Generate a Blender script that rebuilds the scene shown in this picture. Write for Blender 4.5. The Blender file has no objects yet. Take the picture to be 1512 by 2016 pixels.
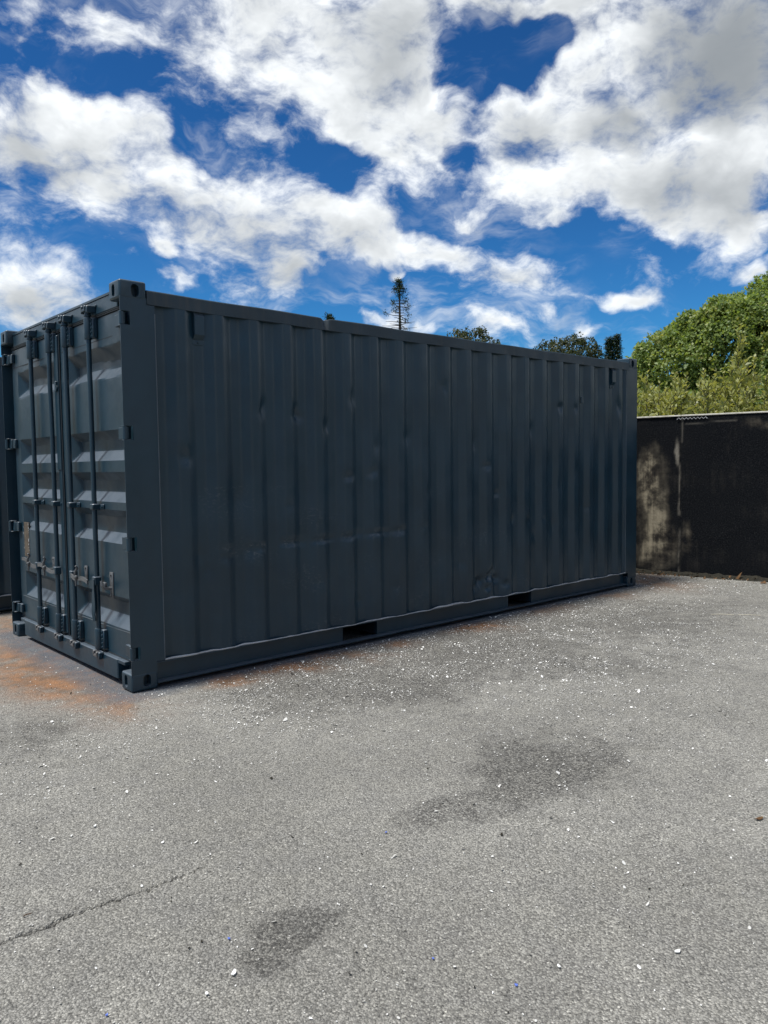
import bpy, bmesh, math, random
import numpy as np
from mathutils import Vector, Matrix

random.seed(7)
rng = np.random.default_rng(11)
scn = bpy.context.scene
COL = scn.collection
R = math.radians

# ------------------------------------------------------------------ camera
cd = bpy.data.cameras.new('camera')
cam = bpy.data.objects.new('camera', cd)
COL.objects.link(cam)
cd.sensor_fit = 'HORIZONTAL'
cd.sensor_width = 36.0
cd.lens = 36.236
cd.clip_start = 0.05
cd.clip_end = 3000
yaw, pitch, roll = R(48.1188366), R(-3.40216619), R(-0.75519)
fw = Vector((math.cos(pitch) * math.cos(yaw), math.cos(pitch) * math.sin(yaw), math.sin(pitch)))
rt = fw.cross(Vector((0, 0, 1))).normalized()
up = rt.cross(fw)
r2 = math.cos(roll) * rt + math.sin(roll) * up
u2 = -math.sin(roll) * rt + math.cos(roll) * up
M = Matrix((r2, u2, -fw)).transposed().to_4x4()
M.translation = Vector((-2.02003, -4.66298, 1.41665))
cam.matrix_world = M
scn.camera = cam

# ------------------------------------------------------------------ sun, exposure
SUN_AZ, SUN_EL = R(166), R(67)
sun_dir = Vector((math.cos(SUN_EL) * math.cos(SUN_AZ), math.cos(SUN_EL) * math.sin(SUN_AZ), math.sin(SUN_EL)))
sl = bpy.data.lights.new('sun', 'SUN')
sl.energy = 3.5
sl.angle = R(10)
sl.color = (1.0, 0.96, 0.9)
sun = bpy.data.objects.new('sun', sl)
sun.rotation_euler = sun_dir.to_track_quat('Z', 'Y').to_euler()
sun.location = (0, 0, 30)
COL.objects.link(sun)
vs = scn.view_settings
vs.view_transform = 'Standard'
vs.look = 'None'
vs.exposure = 0.6
vs.gamma = 1.0
vs.use_curve_mapping = False


# ------------------------------------------------------------------ node helpers
class NT:
    def __init__(self, tree):
        self.t = tree
        self.n = tree.nodes
        self.l = tree.links

    def new(self, typ, **kw):
        nd = self.n.new(typ)
        for k, v in kw.items():
            setattr(nd, k, v)
        return nd

    def put(self, sock, v):
        if isinstance(v, bpy.types.NodeSocket):
            self.l.new(v, sock)
        elif v is not None:
            sock.default_value = v

    def math(self, op, a, b=None, c=None, clamp=False):
        nd = self.new('ShaderNodeMath', operation=op, use_clamp=clamp)
        self.put(nd.inputs[0], a)
        self.put(nd.inputs[1], b)
        if c is not None:
            self.put(nd.inputs[2], c)
        return nd.outputs[0]

    def vmath(self, op, a, b=None):
        nd = self.new('ShaderNodeVectorMath', operation=op)
        self.put(nd.inputs[0], a)
        if b is not None:
            self.put(nd.inputs['Scale'] if op == 'SCALE' else nd.inputs[1], b)
        return nd.outputs[0]

    def noise(self, vec, scale, detail=3.0, rough=0.5, col=False, dist=0.0):
        nd = self.new('ShaderNodeTexNoise')
        self.put(nd.inputs['Vector'], vec)
        nd.inputs['Scale'].default_value = scale
        nd.inputs['Detail'].default_value = detail
        nd.inputs['Roughness'].default_value = rough
        nd.inputs['Distortion'].default_value = dist
        return nd.outputs['Color' if col else 'Fac']

    def ramp(self, v, lo, hi, a=0.0, b=1.0, smooth=True):
        nd = self.new('ShaderNodeMapRange')
        nd.interpolation_type = 'SMOOTHSTEP' if smooth else 'LINEAR'
        self.put(nd.inputs['Value'], v)
        for k, x in (('From Min', lo), ('From Max', hi), ('To Min', a), ('To Max', b)):
            self.put(nd.inputs[k], x)
        return nd.outputs['Result']

    def mix(self, f, a, b, mode='MIX'):
        nd = self.new('ShaderNodeMix', data_type='RGBA', blend_type=mode)
        self.put(nd.inputs['Factor'], f)
        A, B = [s for s in nd.inputs if s.type == 'RGBA']
        for s, v in ((A, a), (B, b)):
            self.put(s, (*v, 1.0) if isinstance(v, tuple) and len(v) == 3 else v)
        return [s for s in nd.outputs if s.type == 'RGBA'][0]

    def mapping(self, vec, scale=(1, 1, 1), loc=(0, 0, 0), rot=(0, 0, 0), typ='POINT'):
        nd = self.new('ShaderNodeMapping', vector_type=typ)
        self.put(nd.inputs['Vector'], vec)
        nd.inputs['Location'].default_value = loc
        nd.inputs['Rotation'].default_value = rot
        nd.inputs['Scale'].default_value = scale
        return nd.outputs[0]

    def attr(self, name):
        return self.new('ShaderNodeAttribute', attribute_name=name).outputs['Fac']

    def coord(self, which='Object'):
        return self.new('ShaderNodeTexCoord').outputs[which]

    def bump(self, h, dist, strength=1.0, normal=None):
        nd = self.new('ShaderNodeBump')
        nd.inputs['Strength'].default_value = strength
        nd.inputs['Distance'].default_value = dist
        self.put(nd.inputs['Height'], h)
        if normal is not None:
            self.put(nd.inputs['Normal'], normal)
        return nd.outputs[0]


# ------------------------------------------------------------------ sky: Nishita blue with broken cumulus
# cloud banks: azimuth, elevation, half width, half height (degrees), tilt, weight
CLOUD = [(102.0, 24.0, 20.0, 11.0, 0.0, 1.2), (132.0, 32.0, 18.0, 11.0, 0.0, 1.2), (66.1, 20.49, 4.5, 2.35, -12.11, 1.0), (49.18, 16.25, 6.01, 2.07, -7.96, 1.0), (68.95, 22.51, 3.37, 2.11, -12.49, 1.0), (44.8, 11.55, 3.99, 0.87, -9.12, 0.5), (71.84, 20.43, 6.45, 5.08, -4.22, 1.0), (63.14, 18.59, 8.18, 3.9, -15.66, 1.0), (53.58, 17.06, 9.34, 3.49, -12.42, 1.0), (55.85, 13.5, 4.6, 2.73, 1.08, 1.0), (72.18, 11.88, 7.18, 4.22, -4.08, 1.0), (62.96, 13.27, 1.84, 0.87, -2.24, 1.0), (63.59, 15.05, 1.65, 0.99, -1.57, 1.0), (51.91, 27.13, 10.59, 5.53, -21.16, 1.0), (47.61, 22.77, 5.68, 2.91, -18.96, 1.0), (57.64, 27.47, 6.47, 3.26, -23.91, 1.0), (45.01, 25.95, 3.93, 3.42, -2.02, 1.0), (38.9, 21.19, 9.76, 3.95, -11.32, 1.0), (30.25, 20.7, 8.94, 4.8, -16.45, 1.0), (24.46, 18.45, 6.68, 4.31, -18.25, 1.0), (25.48, 25.62, 9.39, 5.55, -10.91, 1.0), (38.51, 29.55, 9.25, 1.82, -5.41, 1.0), (33.64, 25.42, 4.66, 3.34, -7.0, 1.0), (30.6, 23.93, 4.9, 3.67, -7.99, 1.0), (26.63, 16.0, 7.23, 1.83, -14.78, 1.0), (38.93, 13.92, 5.29, 2.18, -12.53, 1.0), (41.45, 17.37, 2.61, 0.91, -2.71, 1.0), (43.66, 15.47, 2.84, 1.4, -16.08, 1.0), (36.07, 16.89, 2.74, 0.89, -13.7, 0.6), (29.85, 11.08, 3.15, 0.93, -9.42, 1.0), (26.91, 12.38, 5.5, 1.07, 15.63, 0.45), (22.4, 12.45, 1.62, 0.69, -6.72, 1.0), (48.9, 10.84, 2.55, 1.27, -10.29, 1.0), (45.93, 10.33, 2.56, 0.89, -5.98, 0.8), (40.04, 9.46, 6.13, 1.27, -5.02, 0.75), (33.26, 9.67, 2.4, 1.45, -3.31, 0.85), (33.61, 11.68, 2.73, 0.54, -3.75, 0.6), (36.07, 10.69, 1.4, 0.69, -3.01, 0.6), (66.47, 27.99, 3.55, 1.96, -10.6, 0.7), (71.05, 24.57, 0.97, 0.65, 9.27, 0.8), (71.69, 27.22, 0.95, 1.17, -32.03, 0.45), (63.87, 26.96, 3.43, 1.73, -12.06, 0.5), (63.0, 22.83, 4.05, 1.92, -35.26, 0.42), (57.07, 22.32, 3.37, 1.97, -41.52, 0.45), (47.0, 14.12, 0.9, 0.34, -0.99, 0.7), (38.89, 24.19, 1.95, 1.16, -4.48, 0.4)]  # first two banks lie out of view, added to brighten the door
GAP = [(63.01, 22.54, 4.98, 1.75, -29.91, 0.45), (38.87, 27.9, 3.6, 1.25, -5.0, 1.6), (40.66, 26.59, 4.68, 1.66, -10.92, 1.3), (36.06, 27.19, 1.87, 0.95, -6.23, 0.8), (41.24, 20.77, 1.86, 1.05, -3.14, 0.7), (35.37, 20.31, 2.1, 1.06, 4.26, 0.55), (50.2, 21.25, 1.99, 0.96, -27.87, 0.6), (27.63, 20.37, 1.52, 0.65, -8.13, 0.5), (44.38, 17.32, 3.16, 0.98, -15.83, 0.6), (57.73, 24.07, 3.86, 2.89, -40.83, 0.7), (52.76, 21.54, 3.86, 1.96, -37.14, 0.6)]
GREY = [(26.96, 17.58, 5.29, 2.11, -12.27, 0.8), (23.32, 23.64, 3.37, 3.24, -11.21, 0.6), (24.88, 26.3, 5.61, 3.9, -11.46, 1.0), (24.51, 22.48, 5.47, 1.67, -10.2, 0.8), (26.1, 24.93, 5.64, 2.34, -19.27, 0.7), (31.59, 21.89, 3.18, 1.45, -11.61, 0.85), (37.12, 22.28, 2.62, 1.8, -4.9, 0.6), (47.53, 27.69, 4.19, 3.03, -0.92, 0.5), (22.61, 16.4, 3.2, 2.7, -8.44, 0.4), (70.96, 19.37, 5.45, 2.13, -5.01, 0.5), (60.76, 16.82, 6.92, 1.65, -11.71, 0.5), (52.88, 15.74, 7.01, 1.52, -10.88, 0.4), (55.12, 13.51, 4.61, 2.05, 0.91, 0.7), (72.2, 11.23, 5.48, 1.93, 4.18, 0.55), (38.93, 13.24, 3.88, 1.02, -7.67, 0.4), (38.51, 29.41, 5.56, 0.91, -5.39, 0.5), (72.7, 21.44, 2.41, 1.8, -12.08, 0.35)]
world = bpy.data.worlds.new('World')
scn.world = world
world.use_nodes = True
w = NT(world.node_tree)
w.n.clear()
SKY_STRENGTH = 0.1


def blob_frame(az, el, tilt):
    az, el, t = R(az), R(el), R(tilt)
    c = Vector((math.cos(el) * math.cos(az), math.cos(el) * math.sin(az), math.sin(el)))
    E = c.cross(Vector((0, 0, 1))).normalized()
    U = E.cross(c)
    u = math.cos(t) * E + math.sin(t) * U
    v = -math.sin(t) * E + math.cos(t) * U
    return c, Matrix((u, v, c)).transposed().to_euler()


def blobs(vec, lst):
    out = None
    for az, el, a, b, t, k in lst:
        c, e = blob_frame(az, el, t)
        m = w.mapping(vec, scale=(math.tan(R(a)), math.tan(R(b)), 0.5), loc=c, rot=e, typ='TEXTURE')
        g = w.new('ShaderNodeTexGradient', gradient_type='SPHERICAL')
        w.l.new(m, g.inputs[0])
        if out is None:
            out = w.math('MULTIPLY', g.outputs['Fac'], k)
        else:
            out = w.math('MULTIPLY_ADD', g.outputs['Fac'], k, out)
    return out


dirv = w.coord('Generated')
sky = w.new('ShaderNodeTexSky', sky_type='NISHITA')
sky.sun_disc = False
sky.sun_elevation = SUN_EL
sky.sun_rotation = R(90) - SUN_AZ
sky.altitude = 100
sky.air_density = 1.0
sky.dust_density = 0.4
sky.ozone_density = 2.5
warp = w.vmath('SUBTRACT', w.noise(dirv, 9.0, 3.0, 0.6, col=True), (0.5, 0.5, 0.5))
pw = w.vmath('ADD', dirv, w.vmath('SCALE', warp, 0.075))
flat = w.mapping(w.vmath('ADD', dirv, w.vmath('SCALE', warp, 0.045)), scale=(1.0, 1.0, 1.7))
off = tuple(sun_dir * 0.035)
flat2 = w.vmath('ADD', flat, off)
f1 = w.noise(flat, 12.0, 9.0, 0.62)
f2 = w.noise(flat2, 12.0, 4.0, 0.6)
fl_big = w.noise(flat, 5.0, 3.0, 0.5)
bank = w.math('SUBTRACT', blobs(pw, CLOUD), blobs(pw, GAP))
# the same broken cover carries on round the rest of the sky
ahead = w.ramp(blobs(dirv, [(48.0, 16.0, 38.0, 30.0, 0.0, 1.0)]), 0.0, 0.25, 1.0, 0.0)
bank = w.math('ADD', bank, w.math('MULTIPLY', w.ramp(w.noise(dirv, 3.2, 2.0, 0.5), 0.40, 0.62), ahead))
bank = w.math('MINIMUM', w.math('SUBTRACT', bank, 0.14), 0.8)
thick = w.math('MULTIPLY_ADD', w.math('SUBTRACT', f1, 0.5), 2.9, bank)
dens = w.ramp(thick, 0.0, 0.92)
# thin streaky veils between the banks
strk = w.noise(w.mapping(pw, scale=(7.0, 4.0, 15.0), rot=(0.5, 0.35, 0.2)), 1.7, 5.0, 0.62)
veil = w.math('MULTIPLY', w.ramp(strk, 0.45, 0.8), 0.6)
veil = w.math('MULTIPLY', veil, w.ramp(fl_big, 0.4, 0.62))
dens = w.math('MAXIMUM', dens, veil)
relief = w.math('MULTIPLY', w.math('SUBTRACT', f1, f2), 2.2)
grey = w.math('MULTIPLY', blobs(pw, GREY), w.ramp(fl_big, 0.3, 0.7, 1.3, 2.3))
core = w.math('MULTIPLY', w.ramp(thick, 0.40, 1.3), 0.55)
shade = w.math('SUBTRACT', w.math('ADD', grey, core), relief)
shade = w.math('MULTIPLY_ADD', w.math('SUBTRACT', f1, 0.5), -0.7, shade)
shade = w.math('SUBTRACT', 1.0, w.math('EXPONENT', w.math('MULTIPLY', w.math('MAXIMUM', w.math('ADD', shade, 0.08), 0.0), -0.85)))
cloud = w.mix(shade, tuple(v / SKY_STRENGTH for v in (0.71, 0.735, 0.75)), tuple(v / SKY_STRENGTH for v in (0.185, 0.205, 0.225)))
gm = w.new('ShaderNodeGamma')
w.l.new(sky.outputs[0], gm.inputs['Color'])
gm.inputs['Gamma'].default_value = 1.5
blue = w.mix(1.0, gm.outputs[0], (0.083, 0.222, 0.295), 'MULTIPLY')
sepz = w.new('ShaderNodeSeparateXYZ')
w.l.new(dirv, sepz.inputs[0])
blue = w.mix(w.ramp(sepz.outputs['Z'], 0.15, 0.0, 0.0, 0.9), blue, (2.2, 3.4, 4.7))
final = w.mix(dens, blue, cloud)
bg = w.new('ShaderNodeBackground')
w.l.new(final, bg.inputs['Color'])
bg.inputs['Strength'].default_value = SKY_STRENGTH
wo = w.new('ShaderNodeOutputWorld')
w.l.new(bg.outputs[0], wo.inputs['Surface'])


# ------------------------------------------------------------------ mesh helpers
class MB:
    def __init__(self):
        self.v, self.f = [], []

    def add(self, verts, faces):
        o = len(self.v)
        self.v += [tuple(p) for p in verts]
        self.f += [tuple(i + o for i in f) for f in faces]
        return self

    def box(self, lo, hi, ch=0.0):
        lo, hi = Vector(lo), Vector(hi)
        c, h = (lo + hi) / 2, (hi - lo) / 2
        if ch <= 0:
            vs_ = [(c.x + sx * h.x, c.y + sy * h.y, c.z + sz * h.z) for sz in (-1, 1) for sy in (-1, 1) for sx in (-1, 1)]
            return self.add(vs_, [(0, 2, 3, 1), (4, 5, 7, 6), (0, 1, 5, 4), (2, 6, 7, 3), (0, 4, 6, 2), (1, 3, 7, 5)])
        ch = min(ch, 0.45 * min(h) * 2 / 2)
        idx, vs_ = {}, []
        for sx in (-1, 1):
            for sy in (-1, 1):
                for sz in (-1, 1):
                    for ax in range(3):
                        e = [h[i] - (0 if i == ax else ch) for i in range(3)]
                        idx[(sx, sy, sz, ax)] = len(vs_)
                        vs_.append((c.x + sx * e[0], c.y + sy * e[1], c.z + sz * e[2]))
        fs = []
        for ax in range(3):
            o1, o2 = (ax + 1) % 3, (ax + 2) % 3
            for s in (-1, 1):
                q = []
                for a, b in ((-1, -1), (1, -1), (1, 1), (-1, 1)):
                    k = [0, 0, 0]
                    k[ax], k[o1], k[o2] = s, a, b
                    q.append(idx[(*k, ax)])
                fs.append(tuple(q if s > 0 else q[::-1]))
            for a in (-1, 1):
                for b in (-1, 1):
                    k0, k1 = [0, 0, 0], [0, 0, 0]
                    k0[ax], k0[o1], k0[o2] = -1, a, b
                    k1[ax], k1[o1], k1[o2] = 1, a, b
                    q = [idx[(*k0, o1)], idx[(*k1, o1)], idx[(*k1, o2)], idx[(*k0, o2)]]
                    fs.append(tuple(q if a * b < 0 else q[::-1]))
        for sx in (-1, 1):
            for sy in (-1, 1):
                for sz in (-1, 1):
                    q = [idx[(sx, sy, sz, ax)] for ax in range(3)]
                    fs.append(tuple(q if sx * sy * sz > 0 else q[::-1]))
        return self.add(vs_, fs)

    def tube(self, pts, r, n=10, caps=True):
        pts = [Vector(p) for p in pts]
        rs = r if isinstance(r, (list, tuple)) else [r] * len(pts)
        vs_, fs = [], []
        ref = None
        for i, p in enumerate(pts):
            d = (pts[min(i + 1, len(pts) - 1)] - pts[max(i - 1, 0)]).normalized()
            if ref is None:
                ref = Vector((0, 0, 1)) if abs(d.z) < 0.9 else Vector((1, 0, 0))
            a = (ref - d * ref.dot(d)).normalized()
            ref = a
            b = d.cross(a)
            for k in range(n):
                t = 2 * math.pi * k / n
                vs_.append(p + (math.cos(t) * a + math.sin(t) * b) * float(rs[i]))
        for i in range(len(pts) - 1):
            for k in range(n):
                k2 = (k + 1) % n
                fs.append((i * n + k, i * n + k2, (i + 1) * n + k2, (i + 1) * n + k))
        if caps:
            fs.append(tuple(range(n))[::-1])
            fs.append(tuple(range((len(pts) - 1) * n, len(pts) * n)))
        return self.add(vs_, fs)

    def prism(self, poly, axis, a, b):
        """polygon in the other two axes (cyclic order) extruded along axis from a to b"""
        n = len(poly)

        def p3(q, t):
            k = [0, 0, 0]
            k[axis] = t
            k[(axis + 1) % 3], k[(axis + 2) % 3] = q
            return tuple(k)
        vs_ = [p3(q, a) for q in poly] + [p3(q, b) for q in poly]
        area = sum(poly[i][0] * poly[(i + 1) % n][1] - poly[(i + 1) % n][0] * poly[i][1] for i in range(n))
        fs = [tuple(range(n))[::-1], tuple(range(n, 2 * n))] + [(i, (i + 1) % n, n + (i + 1) % n, n + i) for i in range(n)]
        if (area < 0) != (b < a):
            fs = [f[::-1] for f in fs]
        return self.add(vs_, fs)

    def mesh(self, name, mat, smooth=None):
        me = bpy.data.meshes.new(name)
        me.from_pydata(self.v, [], self.f)
        me.materials.append(mat)
        if smooth is not None:
            me.shade_smooth()
            if smooth < 179:
                me.set_sharp_from_angle(angle=R(smooth))
        return me

    def build(self, name, mat, parent=None, smooth=None):
        return link(name, self.mesh(name, mat, smooth), parent)


def link(name, me, parent=None):
    o = bpy.data.objects.new(name, me)
    COL.objects.link(o)
    if parent is not None:
        o.parent = parent
    return o


def fast_mesh(name, co, quads, mat, attrs=None, fattrs=None, smooth=False):
    """numpy vertices (n,3) and faces (m,k)"""
    me = bpy.data.meshes.new(name)
    n, (m, k) = len(co), quads.shape
    me.vertices.add(n)
    me.vertices.foreach_set('co', np.ascontiguousarray(co, dtype=np.float32).ravel())
    me.loops.add(m * k)
    me.loops.foreach_set('vertex_index', np.ascontiguousarray(quads, dtype=np.int32).ravel())
    me.polygons.add(m)
    me.polygons.foreach_set('loop_start', np.arange(0, m * k, k, dtype=np.int32))
    me.update(calc_edges=True)
    me.validate()
    for key, arr in (attrs or {}).items():
        a = me.attributes.new(key, 'FLOAT', 'POINT')
        a.data.foreach_set('value', arr.astype(np.float32).ravel())
    for key, arr in (fattrs or {}).items():
        a = me.attributes.new(key, 'FLOAT', 'FACE')
        a.data.foreach_set('value', arr.astype(np.float32).ravel())
    me.materials.append(mat)
    if smooth:
        me.shade_smooth()
    return me


def grid_faces(nu, nv):
    i = np.arange(nu - 1)[:, None] * nv + np.arange(nv - 1)[None, :]
    i = i.ravel()
    return np.stack([i, i + nv, i + nv + 1, i + 1], 1)


def empty(name, loc=(0, 0, 0), rz=0.0):
    o = bpy.data.objects.new(name, None)
    o.empty_display_size = 0.2
    o.location = loc
    o.rotation_euler = (0, 0, rz)
    COL.objects.link(o)
    return o


def tag(o, label=None, cat=None, group=None, kind=None):
    for k, v in (('label', label), ('category', cat), ('group', group), ('kind', kind)):
        if v:
            o[k] = v
    return o


# value noise for shapes
def vnoise(x, y, seed=0):
    def h(i, j):
        n = np.sin(i * 127.1 + j * 311.7 + seed * 74.7) * 43758.5453
        return n - np.floor(n)
    xi, yi = np.floor(x), np.floor(y)
    fx, fy = x - xi, y - yi
    fx, fy = fx * fx * (3 - 2 * fx), fy * fy * (3 - 2 * fy)
    return (h(xi, yi) * (1 - fx) + h(xi + 1, yi) * fx) * (1 - fy) + (h(xi, yi + 1) * (1 - fx) + h(xi + 1, yi + 1) * fx) * fy


def fbm(x, y, seed=0, oct=4):
    s, a, t = 0, 0.5, 0
    for k in range(oct):
        s = s + a * vnoise(x * 2 ** k, y * 2 ** k, seed + k)
        t += a
        a *= 0.5
    return s / t


# ------------------------------------------------------------------ materials
def principled(name, base=(0.5, 0.5, 0.5), rough=0.6, metal=0.0, spec=0.5):
    m = bpy.data.materials.new(name)
    m.use_nodes = True
    t = NT(m.node_tree)
    b = t.n['Principled BSDF']
    b.inputs['Base Color'].default_value = (*base, 1)
    b.inputs['Roughness'].default_value = rough
    b.inputs['Metallic'].default_value = metal
    b.inputs['Specular IOR Level'].default_value = spec
    return m, t, b


def paint(name, base, rough=0.4, dust=0.12, grime=(0.07, 0.06, 0.05), scuff_and_sheen=False):
    m, t, b = principled(name, base, rough)
    co = t.coord('Object')
    n1 = t.noise(co, 2.3, 5, 0.6)
    n2 = t.noise(t.mapping(co, scale=(9, 9, 1.1)), 2.0, 5, 0.6)
    n3 = t.noise(co, 60, 3, 0.6)
    dk = tuple(v * 0.86 for v in base)
    lt = tuple(v * 1.14 for v in base)
    c = t.mix(t.ramp(n1, 0.3, 0.7), dk, lt)
    d = t.math('MULTIPLY', t.ramp(n2, 0.48, 0.75), dust)
    d = t.math('ADD', d, t.math('MULTIPLY', t.ramp(n3, 0.66, 0.8), dust * 0.7))
    c = t.mix(d, c, grime)
    if scuff_and_sheen:
        # upward facing ledges painted paler, standing in for reflected sky
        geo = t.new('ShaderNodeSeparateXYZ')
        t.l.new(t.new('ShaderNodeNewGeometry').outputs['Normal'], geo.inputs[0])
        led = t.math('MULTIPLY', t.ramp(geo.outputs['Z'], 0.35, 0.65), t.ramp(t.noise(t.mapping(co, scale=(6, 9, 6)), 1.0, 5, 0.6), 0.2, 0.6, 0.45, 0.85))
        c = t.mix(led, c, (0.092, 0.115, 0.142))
        sc = t.math('MULTIPLY', t.attr('scuff'), t.ramp(t.noise(t.mapping(co, scale=(30, 30, 55)), 1.0, 6, 0.7), 0.50, 0.66))
        c = t.mix(t.math('MULTIPLY', sc, 0.6, clamp=True), c, (0.12, 0.135, 0.145))
    t.l.new(c, b.inputs['Base Color'])
    rr = t.ramp(t.noise(co, 5.0, 4, 0.6), 0.3, 0.7, rough - 0.05, rough + 0.1)
    t.l.new(rr, b.inputs['Roughness'])
    bp = t.bump(t.noise(co, 240, 2, 0.5), 0.0006, 0.35)
    bp = t.bump(t.noise(co, 14, 3, 0.5), 0.004, 0.12, bp)
    t.l.new(bp, b.inputs['Normal'])
    return m


PAINT = paint('anthracite_paint', (0.010, 0.031, 0.048), 0.34, 0.05, scuff_and_sheen=True)
PAINT_RAIL = paint('weathered_anthracite_paint', (0.015, 0.030, 0.042), 0.45, 0.3, (0.085, 0.075, 0.06))
PAINT2 = paint('dark_navy_grey_paint', (0.022, 0.034, 0.048), 0.45)
PAINT_SILL = paint('underframe_black_paint', (0.016, 0.020, 0.026), 0.5)  # plain dark paint for the fork pockets and floor frame
STEEL = paint('worn_steel', (0.09, 0.095, 0.10), 0.38, 0.3, (0.05, 0.045, 0.04))
RUBBER, _, _ = principled('painted_rubber', (0.010, 0.016, 0.021), 0.55)
EDGE = paint('worn_paint_edge', (0.40, 0.41, 0.42), 0.45, 0.3)
BEAD = paint('pale_paint_ridge', (0.075, 0.095, 0.112), 0.4, 0.3)
DARKIN, _, _ = principled('unpainted_inner_steel', (0.05, 0.032, 0.02), 0.7)


def make_plate_mat():
    m, t, b = principled('bare_rusty_primer', (0.12, 0.09, 0.06), 0.75)
    co = t.coord('Object')
    n = t.noise(co, 25, 6, 0.65)
    c = t.mix(t.ramp(n, 0.35, 0.62), (0.052, 0.038, 0.026), (0.105, 0.082, 0.056))
    c = t.mix(t.ramp(t.noise(co, 60, 5, 0.6), 0.62, 0.68), c, (0.03, 0.03, 0.03))
    t.l.new(c, b.inputs['Base Color'])
    return m


PLATE = make_plate_mat()


def make_asphalt():
    m, t, b = principled('worn_asphalt', (0.2, 0.2, 0.2), 0.85, spec=0.35)
    co = t.coord('Object')
    rust, damp, over, crk = t.attr('rust'), t.attr('damp'), t.attr('overspray'), t.attr('crack')
    big = t.noise(co, 0.75, 4, 0.6)
    mid = t.noise(co, 6.0, 6, 0.62)
    fine = t.noise(co, 170, 3, 0.65)
    vor = t.new('ShaderNodeTexVoronoi')
    t.put(vor.inputs['Vector'], co)
    vor.inputs['Scale'].default_value = 150
    vor2 = t.new('ShaderNodeTexVoronoi')
    t.put(vor2.inputs['Vector'], co)
    vor2.inputs['Scale'].default_value = 300
    cell = t.new('ShaderNodeSeparateColor')
    t.l.new(vor.outputs['Color'], cell.inputs[0])
    base = t.mix(t.ramp(big, 0.3, 0.7), (0.236, 0.230, 0.205), (0.316, 0.309, 0.278))
    base = t.mix(t.ramp(mid, 0.35, 0.7, 0.0, 0.5), base, (0.175, 0.172, 0.162))
    # binder worn to bare stones: pale and dark chips
    stone = t.math('MULTIPLY_ADD', cell.outputs[0], 0.8, 0.6)
    stone = t.math('MULTIPLY', stone, t.ramp(cell.outputs[2], 0.93, 0.95, 1.0, 1.45))
    stone = t.math('MULTIPLY', stone, t.ramp(cell.outputs[2], 0.05, 0.07, 0.55, 1.0))
    stone = t.math('MULTIPLY', stone, t.ramp(fine, 0.25, 0.75, 0.70, 1.30))
    base = t.mix(1.0, base, stone, 'MULTIPLY')
    pit = t.ramp(vor.outputs['Distance'], 0.35, 0.75)
    base = t.mix(t.math('MULTIPLY', pit, 0.42), base, (0.075, 0.073, 0.068))
    # tar-dark worn patches
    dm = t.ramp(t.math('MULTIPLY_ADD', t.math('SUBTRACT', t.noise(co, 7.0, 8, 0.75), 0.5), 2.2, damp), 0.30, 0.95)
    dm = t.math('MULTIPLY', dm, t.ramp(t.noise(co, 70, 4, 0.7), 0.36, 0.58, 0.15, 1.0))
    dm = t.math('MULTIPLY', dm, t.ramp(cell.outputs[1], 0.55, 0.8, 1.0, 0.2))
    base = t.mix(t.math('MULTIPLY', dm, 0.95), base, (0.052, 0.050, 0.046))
    # orange rust dust
    rs = t.math('MULTIPLY', rust, t.ramp(t.noise(co, 5.0, 6, 0.6), 0.22, 0.55))
    rs = t.math('MULTIPLY', rs, t.ramp(fine, 0.3, 0.6, 0.55, 1.0))
    base = t.mix(t.math('MULTIPLY', rs, 0.9), base, t.mix(t.ramp(mid, 0.35, 0.65), (0.13, 0.068, 0.034), (0.33, 0.15, 0.055)))
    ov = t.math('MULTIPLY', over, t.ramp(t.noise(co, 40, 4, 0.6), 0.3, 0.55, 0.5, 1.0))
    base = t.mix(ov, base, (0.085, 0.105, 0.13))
    base = t.mix(crk, base, (0.018, 0.018, 0.017))
    t.l.new(base, b.inputs['Base Color'])
    h = t.math('SUBTRACT', t.math('MULTIPLY', fine, 0.5), t.math('MULTIPLY', vor.outputs['Distance'], 0.9))
    h = t.math('SUBTRACT', h, t.math('MULTIPLY', vor2.outputs['Distance'], 0.35))
    bp = t.bump(h, 0.006, 1.0)
    bp = t.bump(mid, 0.02, 0.25, bp)
    t.l.new(bp, b.inputs['Normal'])
    return m


ASPHALT = make_asphalt()


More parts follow.
